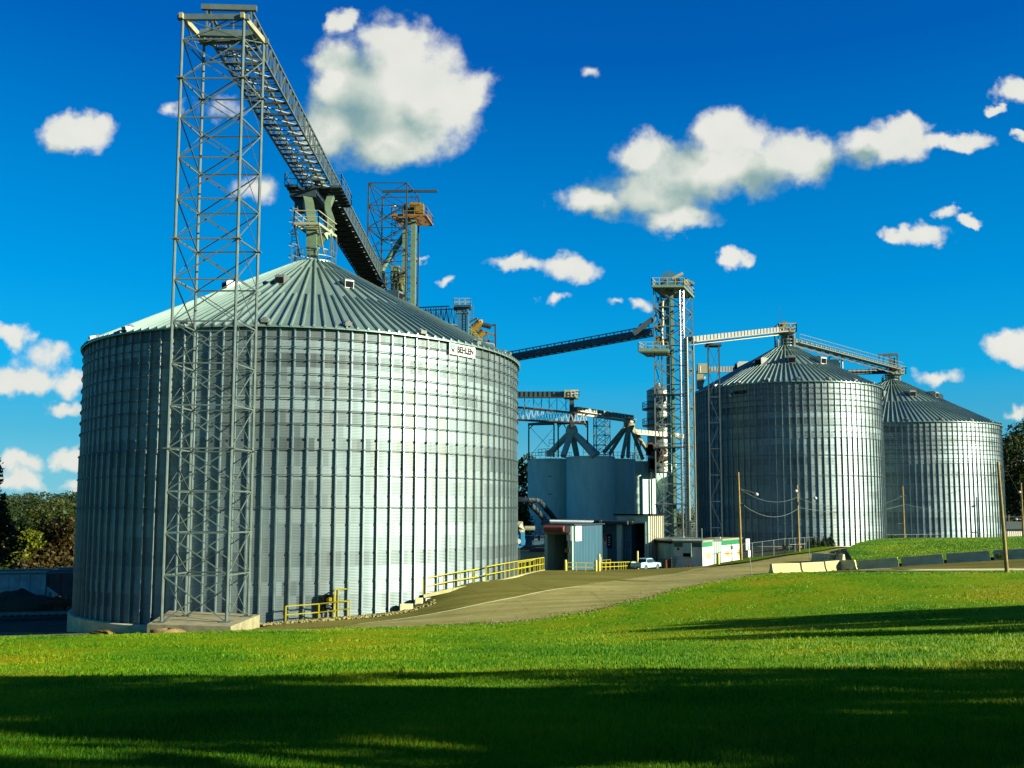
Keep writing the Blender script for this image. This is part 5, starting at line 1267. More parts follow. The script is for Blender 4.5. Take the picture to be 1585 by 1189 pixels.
# gate fence behind the office
fe = thing('chain_link_fence', tuple(P(1150, 866, 110)), 'galvanised chain link fence running from the office pole past the middle silo', 'fence')
fp = [(P(1149, 866, 110), P(1149, 842.5, 110)), (P(1180, 860, 114), P(1180, 838.5, 114)), (P(1215, 855, 119), P(1215, 834, 119)), (P(1260, 851.5, 126), P(1260, 831.5, 126)), (P(1303, 848.5, 133), P(1303, 829, 133)), (P(1370, 846, 142), P(1370, 828, 142)), (P(1450, 843, 150), P(1450, 827, 150)), (P(1530, 842, 158), P(1530, 826, 158))]
base = [Vector((a.x, a.y, a.z)) for a, b in fp]; hts = [b.z-a.z for a, b in fp]
tr_ = MB(); msh = MB(); pl_ = []
for i in range(len(base)-1):
    a, b = base[i], base[i+1]; ha_, hb_ = hts[i], hts[i+1]; L_ = (b-a).length; n = max(1, round(L_/2.6)); up = Vector((0, 0, 1))
    tr_.tube(a+up*ha_, b+up*hb_, .032, 6)
    for k in range(n): q = lerp(a, b, k/n); pl_.append((q.y, MB().tube(q-up*.3, q+up*(ha_*(1-k/n)+hb_*k/n+.02), .04, 6)))
    if i < 5:
        s_ = .22; kk = int(L_/s_)
        for k in range(-8, kk):
            for sg_ in (0, 1):
                t0, t1 = max(0, k*s_/L_), min(1, (k*s_+ha_)/L_)
                if t1 <= t0: continue
                f0 = (t0*L_-k*s_)/ha_; f1 = (t1*L_-k*s_)/ha_
                if sg_: f0, f1 = 1-f0, 1-f1
                msh.bar(lerp(a, b, t0)+up*(ha_*f0), lerp(a, b, t1)+up*(ha_*f1), .006)
tr_.build('top_rail', 'steel', fe); msh.build('wire_mesh', 'steel_dark', fe); many(fe, 'post', 'steel', pl_)
m = MB(); 
for px in (1222, 1248): m.bar(P(px, 853, 118), P(px, 834, 118), .07)
m.bar(P(1222, 843, 118), P(1247, 842, 119), .05); m.build('gate_frame', 'steel', fe)

# ------------------------------------------------------------------ railcars in the shade of the silo
def railcar(c, rz, L, body, label):
    t = thing('hopper_railcar', (0, 0, 0), label, 'railcar', 'hopper railcars'); hw = 1.5
    m = MB(); prof = [(-L/2, 3.9), (-L/2+.1, 4.3), (L/2-.1, 4.3), (L/2, 3.9), (L/2, 2.9), (L/2-1.9, 1.35), (-L/2+1.9, 1.35), (-L/2, 2.9)]
    m.extrude([(x, -hw, z) for x, z in prof], (0, 2*hw, 0)); m.build('hopper_body', body, t)
    k = 0
    it_ = []
    n = int(L/1.05)
    for i in range(n+1):
        x = -L/2+.15+i*(L-.3)/n; z0 = 1.35 if abs(x) < L/2-1.9 else 1.35+(abs(x)-(L/2-1.9))*.8
        for s in (-1, 1): it_.append((i, MB().box((x, s*(hw+.04), (z0+4.1)/2), (.09, .1, 4.1-z0))))
    many(t, 'side_rib', body, it_)
    MB().box((0, 0, 4.34), (L-.6, 2.4, .08)).build('roof', 'steel_cream' if body == 'rail_body' else 'blue_paint', t)
    MB().box((0, 0, 4.48), (L-1.6, .9, .16)).build('hatch_cover', 'steel', t)
    for s in (-1, 1): MB().box((0, s*(hw+.02), 4.12), (L, .14, .2)).build('top_sill', 'steel' if body == 'rail_body' else 'blue_paint', t); MB().box((0, s*(hw-.1), 1.2), (L, .2, .3)).build('side_sill', 'rust', t)
    for x in (-L*.2, 0, L*.2): MB().add([(x-1.2, -1.2, 1.35), (x+1.2, -1.2, 1.35), (x+1.2, 1.2, 1.35), (x-1.2, 1.2, 1.35), (x-.4, -.6, .45), (x+.4, -.6, .45), (x+.4, .6, .45), (x-.4, .6, .45)], [(0, 1, 5, 4), (1, 2, 6, 5), (2, 3, 7, 6), (3, 0, 4, 7), (4, 5, 6, 7)]).build('discharge_gate', 'rail_dark', t)
    for x in (-L/2+1.9, L/2-1.9):
        tr = MB().box((x, 0, .85), (2.4, 2.1, .35)).build('truck_frame', 'rust', t)
        for dx in (-.85, .85):
            for s in (-1, 1): MB().tube((x+dx, s*.68, .46), (x+dx, s*.82, .46), .46, 18).build('wheel', 'rail_dark', tr, smooth=.5)
    for s in (-1, 1):
        m = MB(); x = s*(L/2)
        for y in (-1.3, -.9): m.bar((x+s*.05, y, 1.2), (x+s*.05, y, 4.1), .05)
        for q in range(8): m.bar((x+s*.05, -1.3, 1.4+q*.35), (x+s*.05, -.9, 1.4+q*.35), .04)
        m.build('end_ladder', 'steel_dark', t); MB().box((x+s*.35, 0, .95), (.8, .3, .3)).build('coupler', 'rust', t)
    for x in (-L*.35, -L*.12, L*.12, L*.35): MB().box((x, -hw-.06, 1.62), (.22, .06, .6)).build('orange_tab', 'orange_rust', t)
    m = MB()
    for x, z in ((-L*.28, 2.9), (-L*.28, 2.5), (-L*.16, 2.9), (-L*.16, 2.5)): m.box((x, -hw-.03, z), (.7, .03, .12))
    m.build('stencil_bars', 'steel_dark', t)
    t.location = c; t.rotation_euler.z = rz
    return t
rz_ = math.radians(16)
c = P(0, 935, 108); railcar((c.x, c.y, P(0, 935, 108).z-.6), rz_, 15.6, 'rail_body', 'pale grey hopper railcar with orange tabs, left of the dark one')
c = P(106, 942, 96); railcar((c.x+4.9, c.y, P(80, 942, 96).z-.3), rz_, 12.5, 'rail_dark', 'dark hopper railcar half hidden behind the largest silo')
tk_ = thing('railway_track', tuple(P(20, 950, 100)), 'shaded railway track curving past the silo foundation', 'track')
for off in (0, 1.44):
    a, b = P(-160, 957, 88), P(122, 951, 84.5); m = MB(); m.bar(a+Vector((0, off, .1)), b+Vector((0, off, .1)), .08, .16); m.build('rail', 'steel', tk_)
it_ = []
for i in range(26): q = lerp(P(-160, 957, 88), P(122, 951, 84.5), i/25)+Vector((0, .72, -.02)); it_.append((i, MB().box(q, (.24, 2.5, .16))))
many(tk_, 'sleeper', 'rail_dark', it_)
c = P(30, 932, 97); blob('gravel_heap', (c.x, c.y, c.z-.7), (4.2, 2.4, 1.7), 'yard', 'low dark gravel heap beside the railcars', 'gravel heap', 5)

# equipment seen in the gap right of the silo
eq = thing('dust_collector', tuple(P(805, 870, 110)), 'blue dust collector fan with cream elbows beside the right edge of the silo', 'dust collector')
m = MB(); m.path([P(797, 812, 104), P(806, 812, 104), P(808, 820, 104), P(805, 828, 104)], .42, 10); m.build('elbow_duct', 'steel_cream', eq, smooth=.6)
MB().tube(P(812, 818, 104), P(828, 818, 104), .28, 10).build('side_duct', 'steel_cream', eq, smooth=.6)
m = MB(); c = P(803, 838, 103); m.tube((c.x, c.y-.3, c.z), (c.x, c.y+.5, c.z), .72, 18); m.box((c.x+.45, c.y, c.z+.3), (.4, .8, 1.4)); m.build('fan_housing', 'blue_bright', eq, smooth=.6)
MB().tube((c.x, c.y-.4, c.z), (c.x, c.y-.3, c.z), .28, 12).build('fan_inlet', 'white_paint', eq)
MB().bar((c.x, c.y, c.z-3.4), (c.x, c.y, c.z-.6), .3).build('stand', 'steel_dark', eq)
ut = thing('utility_shed', tuple(P(830, 880, 108)), 'low grey shed with pipes on its roof between the silo and the door bay', 'shed')
a = P(800, 853, 108); b = P(850, 853, 108); MB().box(((a.x+b.x)/2, 110, a.z-2.2), (b.x-a.x, 4, 4.2)).build('wall', 'siding_grey', ut); MB().box(((a.x+b.x)/2, 110, a.z), (b.x-a.x+.3, 4.3, .25)).build('roof', 'steel_dark', ut)
for k, py in enumerate((846, 850)): MB().tube(P(800, py, 107.6), P(848, py-1, 107.6), .13, 8).build('pipe', 'steel', ut)
MB().box(P(846, 864, 107.9), (.4, .1, .9)).build('window', 'ink', ut)
MB().box(P(812, 852.5, 107.8), (1.1, .2, .2)).build('white_box', 'white_paint', ut)
ub = thing('tank_base', tuple(P(835, 845, 130)), 'dark skirt wall under the concrete silos', 'wall')
a = P(796, 832, 134); b = P(862, 832, 134); MB().box(((a.x+b.x)/2, 136, a.z-3), (b.x-a.x, 3, 6.5)).build('wall', 'siding_blue_shaded', ub); m = MB()
for py in (820, 824, 828): m.bar(P(815, py, 134), P(862, py, 134), .07)
for px in (818, 828, 838, 848, 858): m.bar(P(px, 818, 134), P(px, 832, 134), .07)
m.build('handrail', 'steel_dark', ub)

# ------------------------------------------------------------------ trees
def leaf_cloud(rg, blobs, n, size, squash=1.):
    """blobs: (x,y,z,r). leaf quads near blob surfaces with gaps"""
    w_ = np.array([b[3]**2 for b in blobs]); idx = rg.choice(len(blobs), n, p=w_/w_.sum()); B = np.array(blobs)[idx]
    d = rg.normal(size=(n, 3)); d /= np.linalg.norm(d, axis=1)[:, None]; rad = rg.uniform(.45, 1.08, n)**.6
    c = B[:, :3]+d*(B[:, 3]*rad)[:, None]*np.array([1, 1, squash])
    u = rg.normal(size=(n, 3))+d*.3; u /= np.linalg.norm(u, axis=1)[:, None]; v = np.cross(u, rg.normal(size=(n, 3))); v /= np.linalg.norm(v, axis=1)[:, None]
    s = size*rg.uniform(.55, 1.3, n)[:, None]
    V = np.stack([c-u*s, c-v*s*.55, c+u*s, c+v*s*.55], 1).reshape(-1, 3); i = np.arange(n)[:, None]*4
    return V, np.hstack([i, i+1, i+2, i+3])
def tree(loc, h, r, mat, label, seed, n=5000, leaf=.28, trunk=.3, low=.22, group=None, cat='tree', dens=1.):
    rg = np.random.default_rng(seed); t = thing('broadleaf_tree', tuple(loc), label, cat, group); x0, y0, z0 = loc
    blobs = []; k = 16
    for i in range(k):
        f = i/(k-1); zc = h*(low+.1+(.88-low)*f); rr = r*(.45+.9*math.sin(PI*min(1, .18+.75*f)))*.62; a = rg.uniform(0, 6.28); q = rr*rg.uniform(.2, .95)
        blobs.append((x0+q*math.cos(a), y0+q*math.sin(a), z0+zc, r*rg.uniform(.26, .44)*(1.15-.4*f)))
    m = MB(); m.path([(x0, y0, z0-.5), (x0+.1, y0, z0+h*.2), (x0-.1, y0+.1, z0+h*.5), (x0, y0, z0+h*.8)], [trunk, trunk*.8, trunk*.5, trunk*.15], 8); m.build('trunk', 'bark', t, smooth=.8)
    lm = MB()
    for b in blobs[::2]: 
        zb = z0+max(h*.15, (b[2]-z0)*.6); lm.path([(x0, y0, zb), ((x0+b[0])/2, (y0+b[1])/2, (zb+b[2])/2-.1), b[:3]], [trunk*.35, trunk*.2, trunk*.06], 5)
    lm.build('limbs', 'bark', t)
    V, Q = leaf_cloud(rg, blobs, n, leaf); o = meshobj('crown', V-np.array(loc), Q, mat, parent=t)
    return t
def gnd(px, Y): p = P(px, 800, Y); return (p.x, p.y, T(p.x, p.y))
tree(gnd(-40, 88), 15.0, 4.7, 'leaf_dark', 'tall dark green tree cut by the left edge of the photo', 21, 9000, .22, low=.34)
specs = [(38, 128, 8.2, 4.6, 'leaf_yellow', 'yellow green tree lit by the sun behind the railcars'), (95, 132, 9.6, 5.5, 'leaf_brown', 'broad russet brown tree behind the railcars, next to the silo'),
         (70, 150, 11, 6, 'leaf_olive', 'olive tree rising behind the russet one'), (8, 140, 10.5, 5.5, 'leaf_dark', 'dark tree between the left edge tree and the yellow green one'),
         (120, 145, 11.2, 5.5, 'leaf_olive', 'olive tree touching the left edge of the silo'), (60, 120, 4.8, 3.6, 'leaf_brown', 'low russet shrubby tree just above the pale railcar'), (100, 121, 4.6, 3.6, 'leaf_brown', 'low russet tree just above the dark railcar'),
         (20, 121, 4.8, 3.5, 'leaf_olive', 'small olive tree just above the left railcar')]
for i, (px, Y, h, r, mt, lb) in enumerate(specs): tree(gnd(px, Y), h, r, mt, lb, 40+i, 4200, .30, group='trees behind the railcars')
tree(gnd(808, 170), 17, 5.5, 'leaf_olive', 'sunlit olive tree in the gap right of the largest silo', 61, 4000, .32)
tree(gnd(800, 150), 9, 4, 'leaf_olive', 'lower bushy tree in the gap right of the largest silo', 62, 2500, .3)
for i, (px, Y, h, r, mt, lb) in enumerate([(1578, 205, 22, 7.5, 'leaf_dark', 'tall dark tree just right of the farthest silo'), (1610, 200, 24, 8, 'leaf_olive', 'tall green tree at the right edge of the photo'), (1560, 225, 19, 7, 'leaf_olive', 'olive tree showing between the farthest silo and the wooden pole'), (1595, 185, 11, 6, 'leaf_dark', 'low dark tree beyond the pale house at the right edge')]):
    tree(gnd(px, Y), h, r, mt, lb, 70+i, 4500, .36, group='trees at the right edge')
# off-frame trees whose long shadows cross the lawn
SH = [(24, 1.6, 15.0, 6.0, 9500), (17, -5.5, 13, 5.0, 11000), (30, -9, 16, 6.5, 12000), (37, 3.0, 17, 6.0, 12000), (8, -10, 10.5, 4.8, 9000), (22, -15, 15, 6, 9000),
      (44, 27.0, 10.5, 3.6, 3600), (50, 17.5, 12.5, 3.6, 3000), (58, 24.0, 14.5, 4.6, 3800), (66, 16, 16.5, 4.4, 3500)]
for i, (x, y, h, r, n) in enumerate(SH):
    tree((x, y, T(x, y)), h, r, 'leaf_dark', 'shade tree standing on the lawn to the right of the camera', 90+i, n, .30, group='shade trees beside the lawn', low=.10 if i < 6 else .3)
# cedars along the silo foot
rgc = np.random.default_rng(5); first = None
def cedar(x, y, z, h):
    V, Q = leaf_cloud(rgc, [(0, 0, .12+.09*k, .40*(1-k/11)+.03) for k in range(10)], 900, .07)
    V[:, 2] *= h/1.1
    t = thing('cedar', (x, y, z), 'small conical cedar in the row at the foot of the middle silo', 'cedar', 'row of small conical cedars')
    o = meshobj('foliage', V, Q, 'leaf_cedar', parent=t); MB().add([(a+x, b+y, c+z) for a, b, c in [(-.04, -.04, -.2), (.04, -.04, -.2), (.04, .04, -.2), (-.04, .04, -.2), (0, 0, h*.8)]], [(0, 1, 4), (1, 2, 4), (2, 3, 4), (3, 0, 4)]).build('stem', 'bark', t)
    return t
cl_ = [(1214, 1.5), (1229, 1.5), (1245, 1.75), (1252, 1.6), (1259, 1.6), (1266, 1.5), (1274, 1.7), (1280, 1.5), (1286, 2.1), (1295, 1.8), (1310, 1.9), (1318, 2.2), (1326, 1.7), (1334, 2.0), (1342, 2.0), (1357, 2.2), (1367, 1.9), (1379, 1.8), (1385, 1.7)]
for i, (px, h) in enumerate(cl_):
    Y = 125+max(0, px-1260)*.085; a = P(px, 800, Y); z = P(px, 850-(px-1214)*.024, Y).z
    if i == 0: first = cedar(a.x, a.y, z, 1.1)
    t = copy_tree(first) if i else first; t.location = (a.x, a.y, z); t.scale = (1.0*h/1.6, 1.0*h/1.6, h/1.1); t.rotation_euler.z = i*1.3
# weeds beside the barriers
def weed(loc, h, w_, seed, label, n=260):
    rg = np.random.default_rng(seed); V, Q = leaf_cloud(rg, [(rg.uniform(-w_, w_)*.5, rg.uniform(-w_, w_)*.3, h*f, w_*.45) for f in (.2, .45, .7, .9)], n, .07)
    o = meshobj('weed', V, Q, 'leaf_olive', loc=loc); tag(o, label, 'weed', 'weeds by the barriers')
a = P(1294, 866, 91); weed((a.x, a.y, P(1294, 872, 91).z), 1.1, .8, 1, 'leafy weed standing above the third pale barrier'); 
for i, (x, y, lb) in enumerate(((36.2, 76.2, 'weed low against the third shaded barrier'), (38.6, 75.0, 'weed at the joint of two shaded barriers'), (41.5, 73.5, 'weed against the barrier behind the pole'))): weed((x, y, T(x, y)), .5, .5, 30+i, lb, 160)
# far house
hs_ = thing('house', tuple(gnd(1585, 190)), 'low pale house with a grey roof beyond the mound at the right edge', 'house')
c = gnd(1590, 178); zh = P(1575, 823, 178).z; m = MB(); m.box((c[0], c[1]+3, zh-1.5), (9, 6, 4)); m.build('wall', 'siding_pale', hs_)
m = MB(); m.extrude([(c[0]-5, c[1]-.5, zh+.5), (c[0]-5, c[1]+6.5, zh+.5), (c[0]-5, c[1]+3, zh+1.9)], (10, 0, 0)); m.build('roof', 'steel', hs_)

# ------------------------------------------------------------------ hills and far woodland
def hill(name, pts, depth, mat, seed):
    """pts: (x, y, top z); ridge with slopes before and behind"""
    rg = np.random.default_rng(seed); n = 90; P_ = np.array(pts); t = np.linspace(0, 1, n); X = np.interp(t, np.linspace(0, 1, len(P_)), P_[:, 0]); Y = np.interp(t, np.linspace(0, 1, len(P_)), P_[:, 1]); Z = np.interp(t, np.linspace(0, 1, len(P_)), P_[:, 2])
    k = 15; V = []
    for j in range(k):
        f = j/(k-1); s = math.sin(PI*f); V.append(np.c_[X, Y+(f-.5)*depth*2, -12+(Z+12)*s+rg.normal(0, .6, n)*s])
    V = np.concatenate(V); i = (np.arange(k-1)[:, None]*n+np.arange(n-1)).ravel(); o = meshobj(name, V, np.c_[i, i+1, i+n+1, i+n], mat, smooth=True); o['kind'] = 'structure'; return V
HV = hill('hill', [(-420, 420, -3), (-330, 450, 1), (-250, 470, 3), (-190, 480, 2), (-120, 500, -1), (0, 520, -3), (150, 520, -4), (300, 500, -3), (420, 430, -4)], 110, 'hill', 3)
rg = np.random.default_rng(17)
sel = HV[(HV[:, 1] < 520)]; idx = rg.choice(len(sel), 1500); bl_ = [(p[0]+rg.normal(0, 5), p[1]+rg.normal(0, 8), p[2]+rg.uniform(1.5, 5), rg.uniform(3.0, 6.0)) for p in sel[idx]]
V, Q = leaf_cloud(rg, bl_, 110000, .8, .8); o = meshobj('woodland', V, Q, 'leaf_wood'); tag(o, 'distant wooded hill along the horizon', 'woodland', None, 'stuff')
# near bank of trees at the left, reading as one mass below the crowns
bl_ = [(P(px, 800, 1).x*Y, Y, T(P(px, 800, 1).x*Y, Y)+rg.uniform(1, 5.0), rg.uniform(2.2, 3.4)) for px in range(-60, 150, 9) for Y in (136, 160, 185, 215)]
V, Q = leaf_cloud(rg, bl_, 26000, .42); o = meshobj('undergrowth', V, Q, 'leaf_brown'); tag(o, 'dense dark undergrowth behind the railcars', 'undergrowth', None, 'stuff')

# ------------------------------------------------------------------ grass blades on the lawn
rg = np.random.default_rng(4); NG = 430000
sy = rg.uniform(0, 1, NG); ylo, yhi = 7.6, 66.
tt = np.minimum(rg.uniform(0, 1, NG), 1); inv = 1/yhi+(1/ylo-1/yhi)*tt**1.25; Yg = 1/inv
xf = rg.uniform(-.66, .56, NG); Xg = xf*Yg
ex = np.array([p.x for p in edge]); ey = np.array([p.y for p in edge]); 
# radial test against the lawn edge: compare distance along each sight line
ea = ex/ey; od = np.argsort(ea); lim = np.interp(xf, ea[od], ey[od])
ok = Yg < lim-.05; Xg, Yg, xf = Xg[ok], Yg[ok], xf[ok]
extra = 36000; xe = rg.uniform(-.66, .56, extra); le = np.interp(xe, ea[od], ey[od]); Ye = le-rg.uniform(0, 1, extra)**2*2.5+.15+.35*np.sin(xe*90)*np.sin(xe*37+1); Xg = np.r_[Xg, xe*Ye]; Yg = np.r_[Yg, Ye]
Zg = Tn(Xg, Yg)+.02; n = len(Xg)
pat = (np.sin(Xg*.9+np.sin(Yg*.7)*1.5)+np.sin(Yg*1.3+Xg*.35)+np.sin(Xg*2.7+Yg*1.9)*.6)
hgt = np.maximum(.045, .075-.0004*Yg)*rg.uniform(.55, 1.35, n)*(1+.34*np.clip(pat, -1, 1.5))*np.where((np.sin(Xg*5.1+Yg*2.3)*np.sin(Yg*4.7-Xg*1.9) > .86) & (Yg > 20), 1.9, 1.); wid = (.004+.00075*Yg)*rg.uniform(.7, 1.3, n)
an_ = rg.uniform(0, 2*PI, n); lean = rg.normal(0, .35, (n, 2))*hgt[:, None]
c_, s_ = np.cos(an_)*wid, np.sin(an_)*wid*.4
V = np.stack([np.c_[Xg-c_, Yg-s_, Zg-.02], np.c_[Xg+c_, Yg+s_, Zg-.02], np.c_[Xg+lean[:, 0], Yg+lean[:, 1], Zg+hgt]], 1).reshape(-1, 3)
i = np.arange(n)[:, None]*3; gr = meshobj('grass', V, np.hstack([i, i+1, i+2]), 'grass'); tag(gr, 'blades of mown green grass covering the lawn', 'grass', None, 'stuff')

# short grass on the mound
me_ = bpy.data.objects['grass_mound'].data; nv = len(me_.vertices); co = np.empty(nv*3, np.float32); me_.vertices.foreach_get('co', co); co = co.reshape(-1, 3)
pf_ = np.array([tuple(p.vertices) for p in me_.polygons]); rg = np.random.default_rng(8); NM = 90000; fi = rg.integers(0, len(pf_), NM); u_, v_ = rg.uniform(0, 1, (2, NM))
q_ = co[pf_[fi]]; pt_ = (q_[:, 0]*((1-u_)*(1-v_))[:, None]+q_[:, 1]*(u_*(1-v_))[:, None]+q_[:, 2]*(u_*v_)[:, None]+q_[:, 3]*((1-u_)*v_)[:, None]); pt_ = pt_[(pt_[:, 1] < 118) & (pt_[:, 0] < 66)]
n = len(pt_); an_ = rg.uniform(0, 2*PI, n); w_ = rg.uniform(.03, .07, n); h_ = rg.uniform(.05, .13, n)
V = np.stack([pt_-np.c_[np.cos(an_)*w_, np.sin(an_)*w_*.4, np.full(n, .02)], pt_+np.c_[np.cos(an_)*w_, np.sin(an_)*w_*.4, np.full(n, -.02)], pt_+np.c_[rg.normal(0, .04, n), rg.normal(0, .04, n), h_]], 1).reshape(-1, 3)
i = np.arange(n)[:, None]*3; mg = meshobj('mound_grass', V, np.hstack([i, i+1, i+2]), 'grass'); tag(mg, 'short grass covering the mound behind the barriers', 'grass', None, 'stuff')

V, Q = [], []; rg_ = random.Random(12)
ro_ = [Vector((p.x, p.y, 0)) for p in road_out]
for i in range(1500):
    j = rg_.randrange(len(ro_)-1); q = lerp(ro_[j], ro_[j+1], rg_.random()); x = q.x+rg_.gauss(.15, .35); y = q.y+rg_.gauss(.3, .5); s = .015+rg_.random()**2*.06; z = T(x, y)+.05; o = len(V)
    V += [(x+s, y, z), (x, y+s, z), (x-s, y, z), (x, y-s, z), (x, y, z+s*.8)]; Q += [(o, o+1, o+4), (o+1, o+2, o+4), (o+2, o+3, o+4), (o+3, o, o+4)]
gs = meshobj('roadside_gravel', V, Q, 'gravel'); tag(gs, 'loose stones scattered along the lawn edge of the road', 'gravel', None, 'stuff')
SKYSTR = .05; EXPO = 2.0
SKYRAMP = [(0, (.27, .68, .78)), (.08, (.085, .50, .74)), (.141, (.008, .465, .89)), (.23, (.0, .356, .863)), (.45, (.0, .156, .635)), (.8, (.0, .09, .40))]
CLB = 4.3
CLOUDS = [ # photo position of each soft envelope on the sky, half width, half height; the large clouds come first
 (612,140,122,108),(612,62,76,46),(530,120,52,58),(695,148,56,58),(600,222,78,46),(528,34,20,28),(520,205,60,48),
 (1110,262,140,50),(1010,298,100,50),(1225,245,66,42),(1130,205,72,42),(925,312,60,26),(1000,240,58,40),(1045,340,64,30),
 (1372,222,66,36),(1398,200,40,24),(1478,219,56,16),
 (118,208,66,32),(30,590,70,30),(110,590,44,26),(85,548,80,32,.3),(20,520,34,22),
 (1430,362,48,22),(1395,360,36,12),(1465,327,24,11),(1503,340,26,10),(1140,397,24,16),
 (790,408,58,18,.2),(888,411,50,23),(862,464,30,13,.2),(690,434,32,14,.42),(650,402,26,12,.5),
 (950,468,36,14,.4),(992,470,40,18,.35),(1577,140,38,24),(1580,212,18,12),(1548,172,16,8),(906,112,52,26,.62),
 (1568,540,40,24),(1452,585,60,20,.25),(1572,642,34,16,.3),(1575,722,40,18),(98,630,54,18,.3),
 (35,716,80,22,.42),(112,712,34,22,.1),(38,744,46,24,.25),(118,752,50,16,.4),(345,168,110,44,.58),(395,290,84,44,.62),(270,174,30,22,.4)]
NBIG = 20
# ------------------------------------------------------------------ camera, sun, sky
cd = bpy.data.cameras.new('Camera'); cam = bpy.data.objects.new('Camera', cd); C.objects.link(cam); S.camera = cam
cd.sensor_width = 36; cd.lens = 36*F/1585; cd.shift_x = -(CX-792.5)/1585; cd.shift_y = (CY-594.5)/1585
cd.clip_start = .1; cd.clip_end = 20000
cam.matrix_world = Matrix.Rotation(PI/2+TH, 4, 'X')@Matrix.Rotation(-RO, 4, 'Z')
SUN_AZ, SUN_EL = math.radians(112), math.radians(18)
sdir = Vector((math.sin(SUN_AZ)*math.cos(SUN_EL), math.cos(SUN_AZ)*math.cos(SUN_EL), math.sin(SUN_EL)))
sl = bpy.data.lights.new('Sun', 'SUN'); sl.energy = 4.3; sl.angle = math.radians(.5); sl.color = (1, .89, .71)
so = bpy.data.objects.new('Sun', sl); C.objects.link(so); so.rotation_euler = sdir.to_track_quat('Z', 'Y').to_euler()
w = bpy.data.worlds.new('World'); S.world = w; w.use_nodes = True; nt = w.node_tree; bg = nt.nodes['Background']
sky = nt.nodes.new('ShaderNodeTexSky'); sky.sky_type = 'NISHITA'; sky.sun_disc = False
sky.sun_elevation = SUN_EL; sky.sun_rotation = SUN_AZ
tc = nt.nodes.new('ShaderNodeTexCoord'); dirn = tc.outputs['Generated']
sx = N(nt, 'ShaderNodeSeparateXYZ'); nt.links.new(dirn, sx.inputs[0])
ya = math_(nt, 'MAXIMUM', math_(nt, 'ABSOLUTE', sx.outputs[1]), .02)
U_ = math_(nt, 'DIVIDE', sx.outputs[0], ya); V_ = math_(nt, 'DIVIDE', sx.outputs[2], ya)
# deep polarised blue: the sky texture's brightness, coloured by height above the horizon
grade = ramp(nt, math_(nt, 'MAXIMUM', sx.outputs[2], 0.0), SKYRAMP)
hs = N(nt, 'ShaderNodeHueSaturation'); hs.inputs['Saturation'].default_value = .0; nt.links.new(sky.outputs[0], hs.inputs['Color'])
gm = nt.nodes.new('ShaderNodeGamma'); gm.inputs[1].default_value = .35; nt.links.new(hs.outputs[0], gm.inputs[0])
gv = N(nt, 'ShaderNodeVectorMath', operation='SCALE'); nt.links.new(gm.outputs[0], gv.inputs[0]); gv.inputs['Scale'].default_value = 2.6
skyc = mixc(nt, 1.0, gv.outputs[0], grade, 'MULTIPLY')
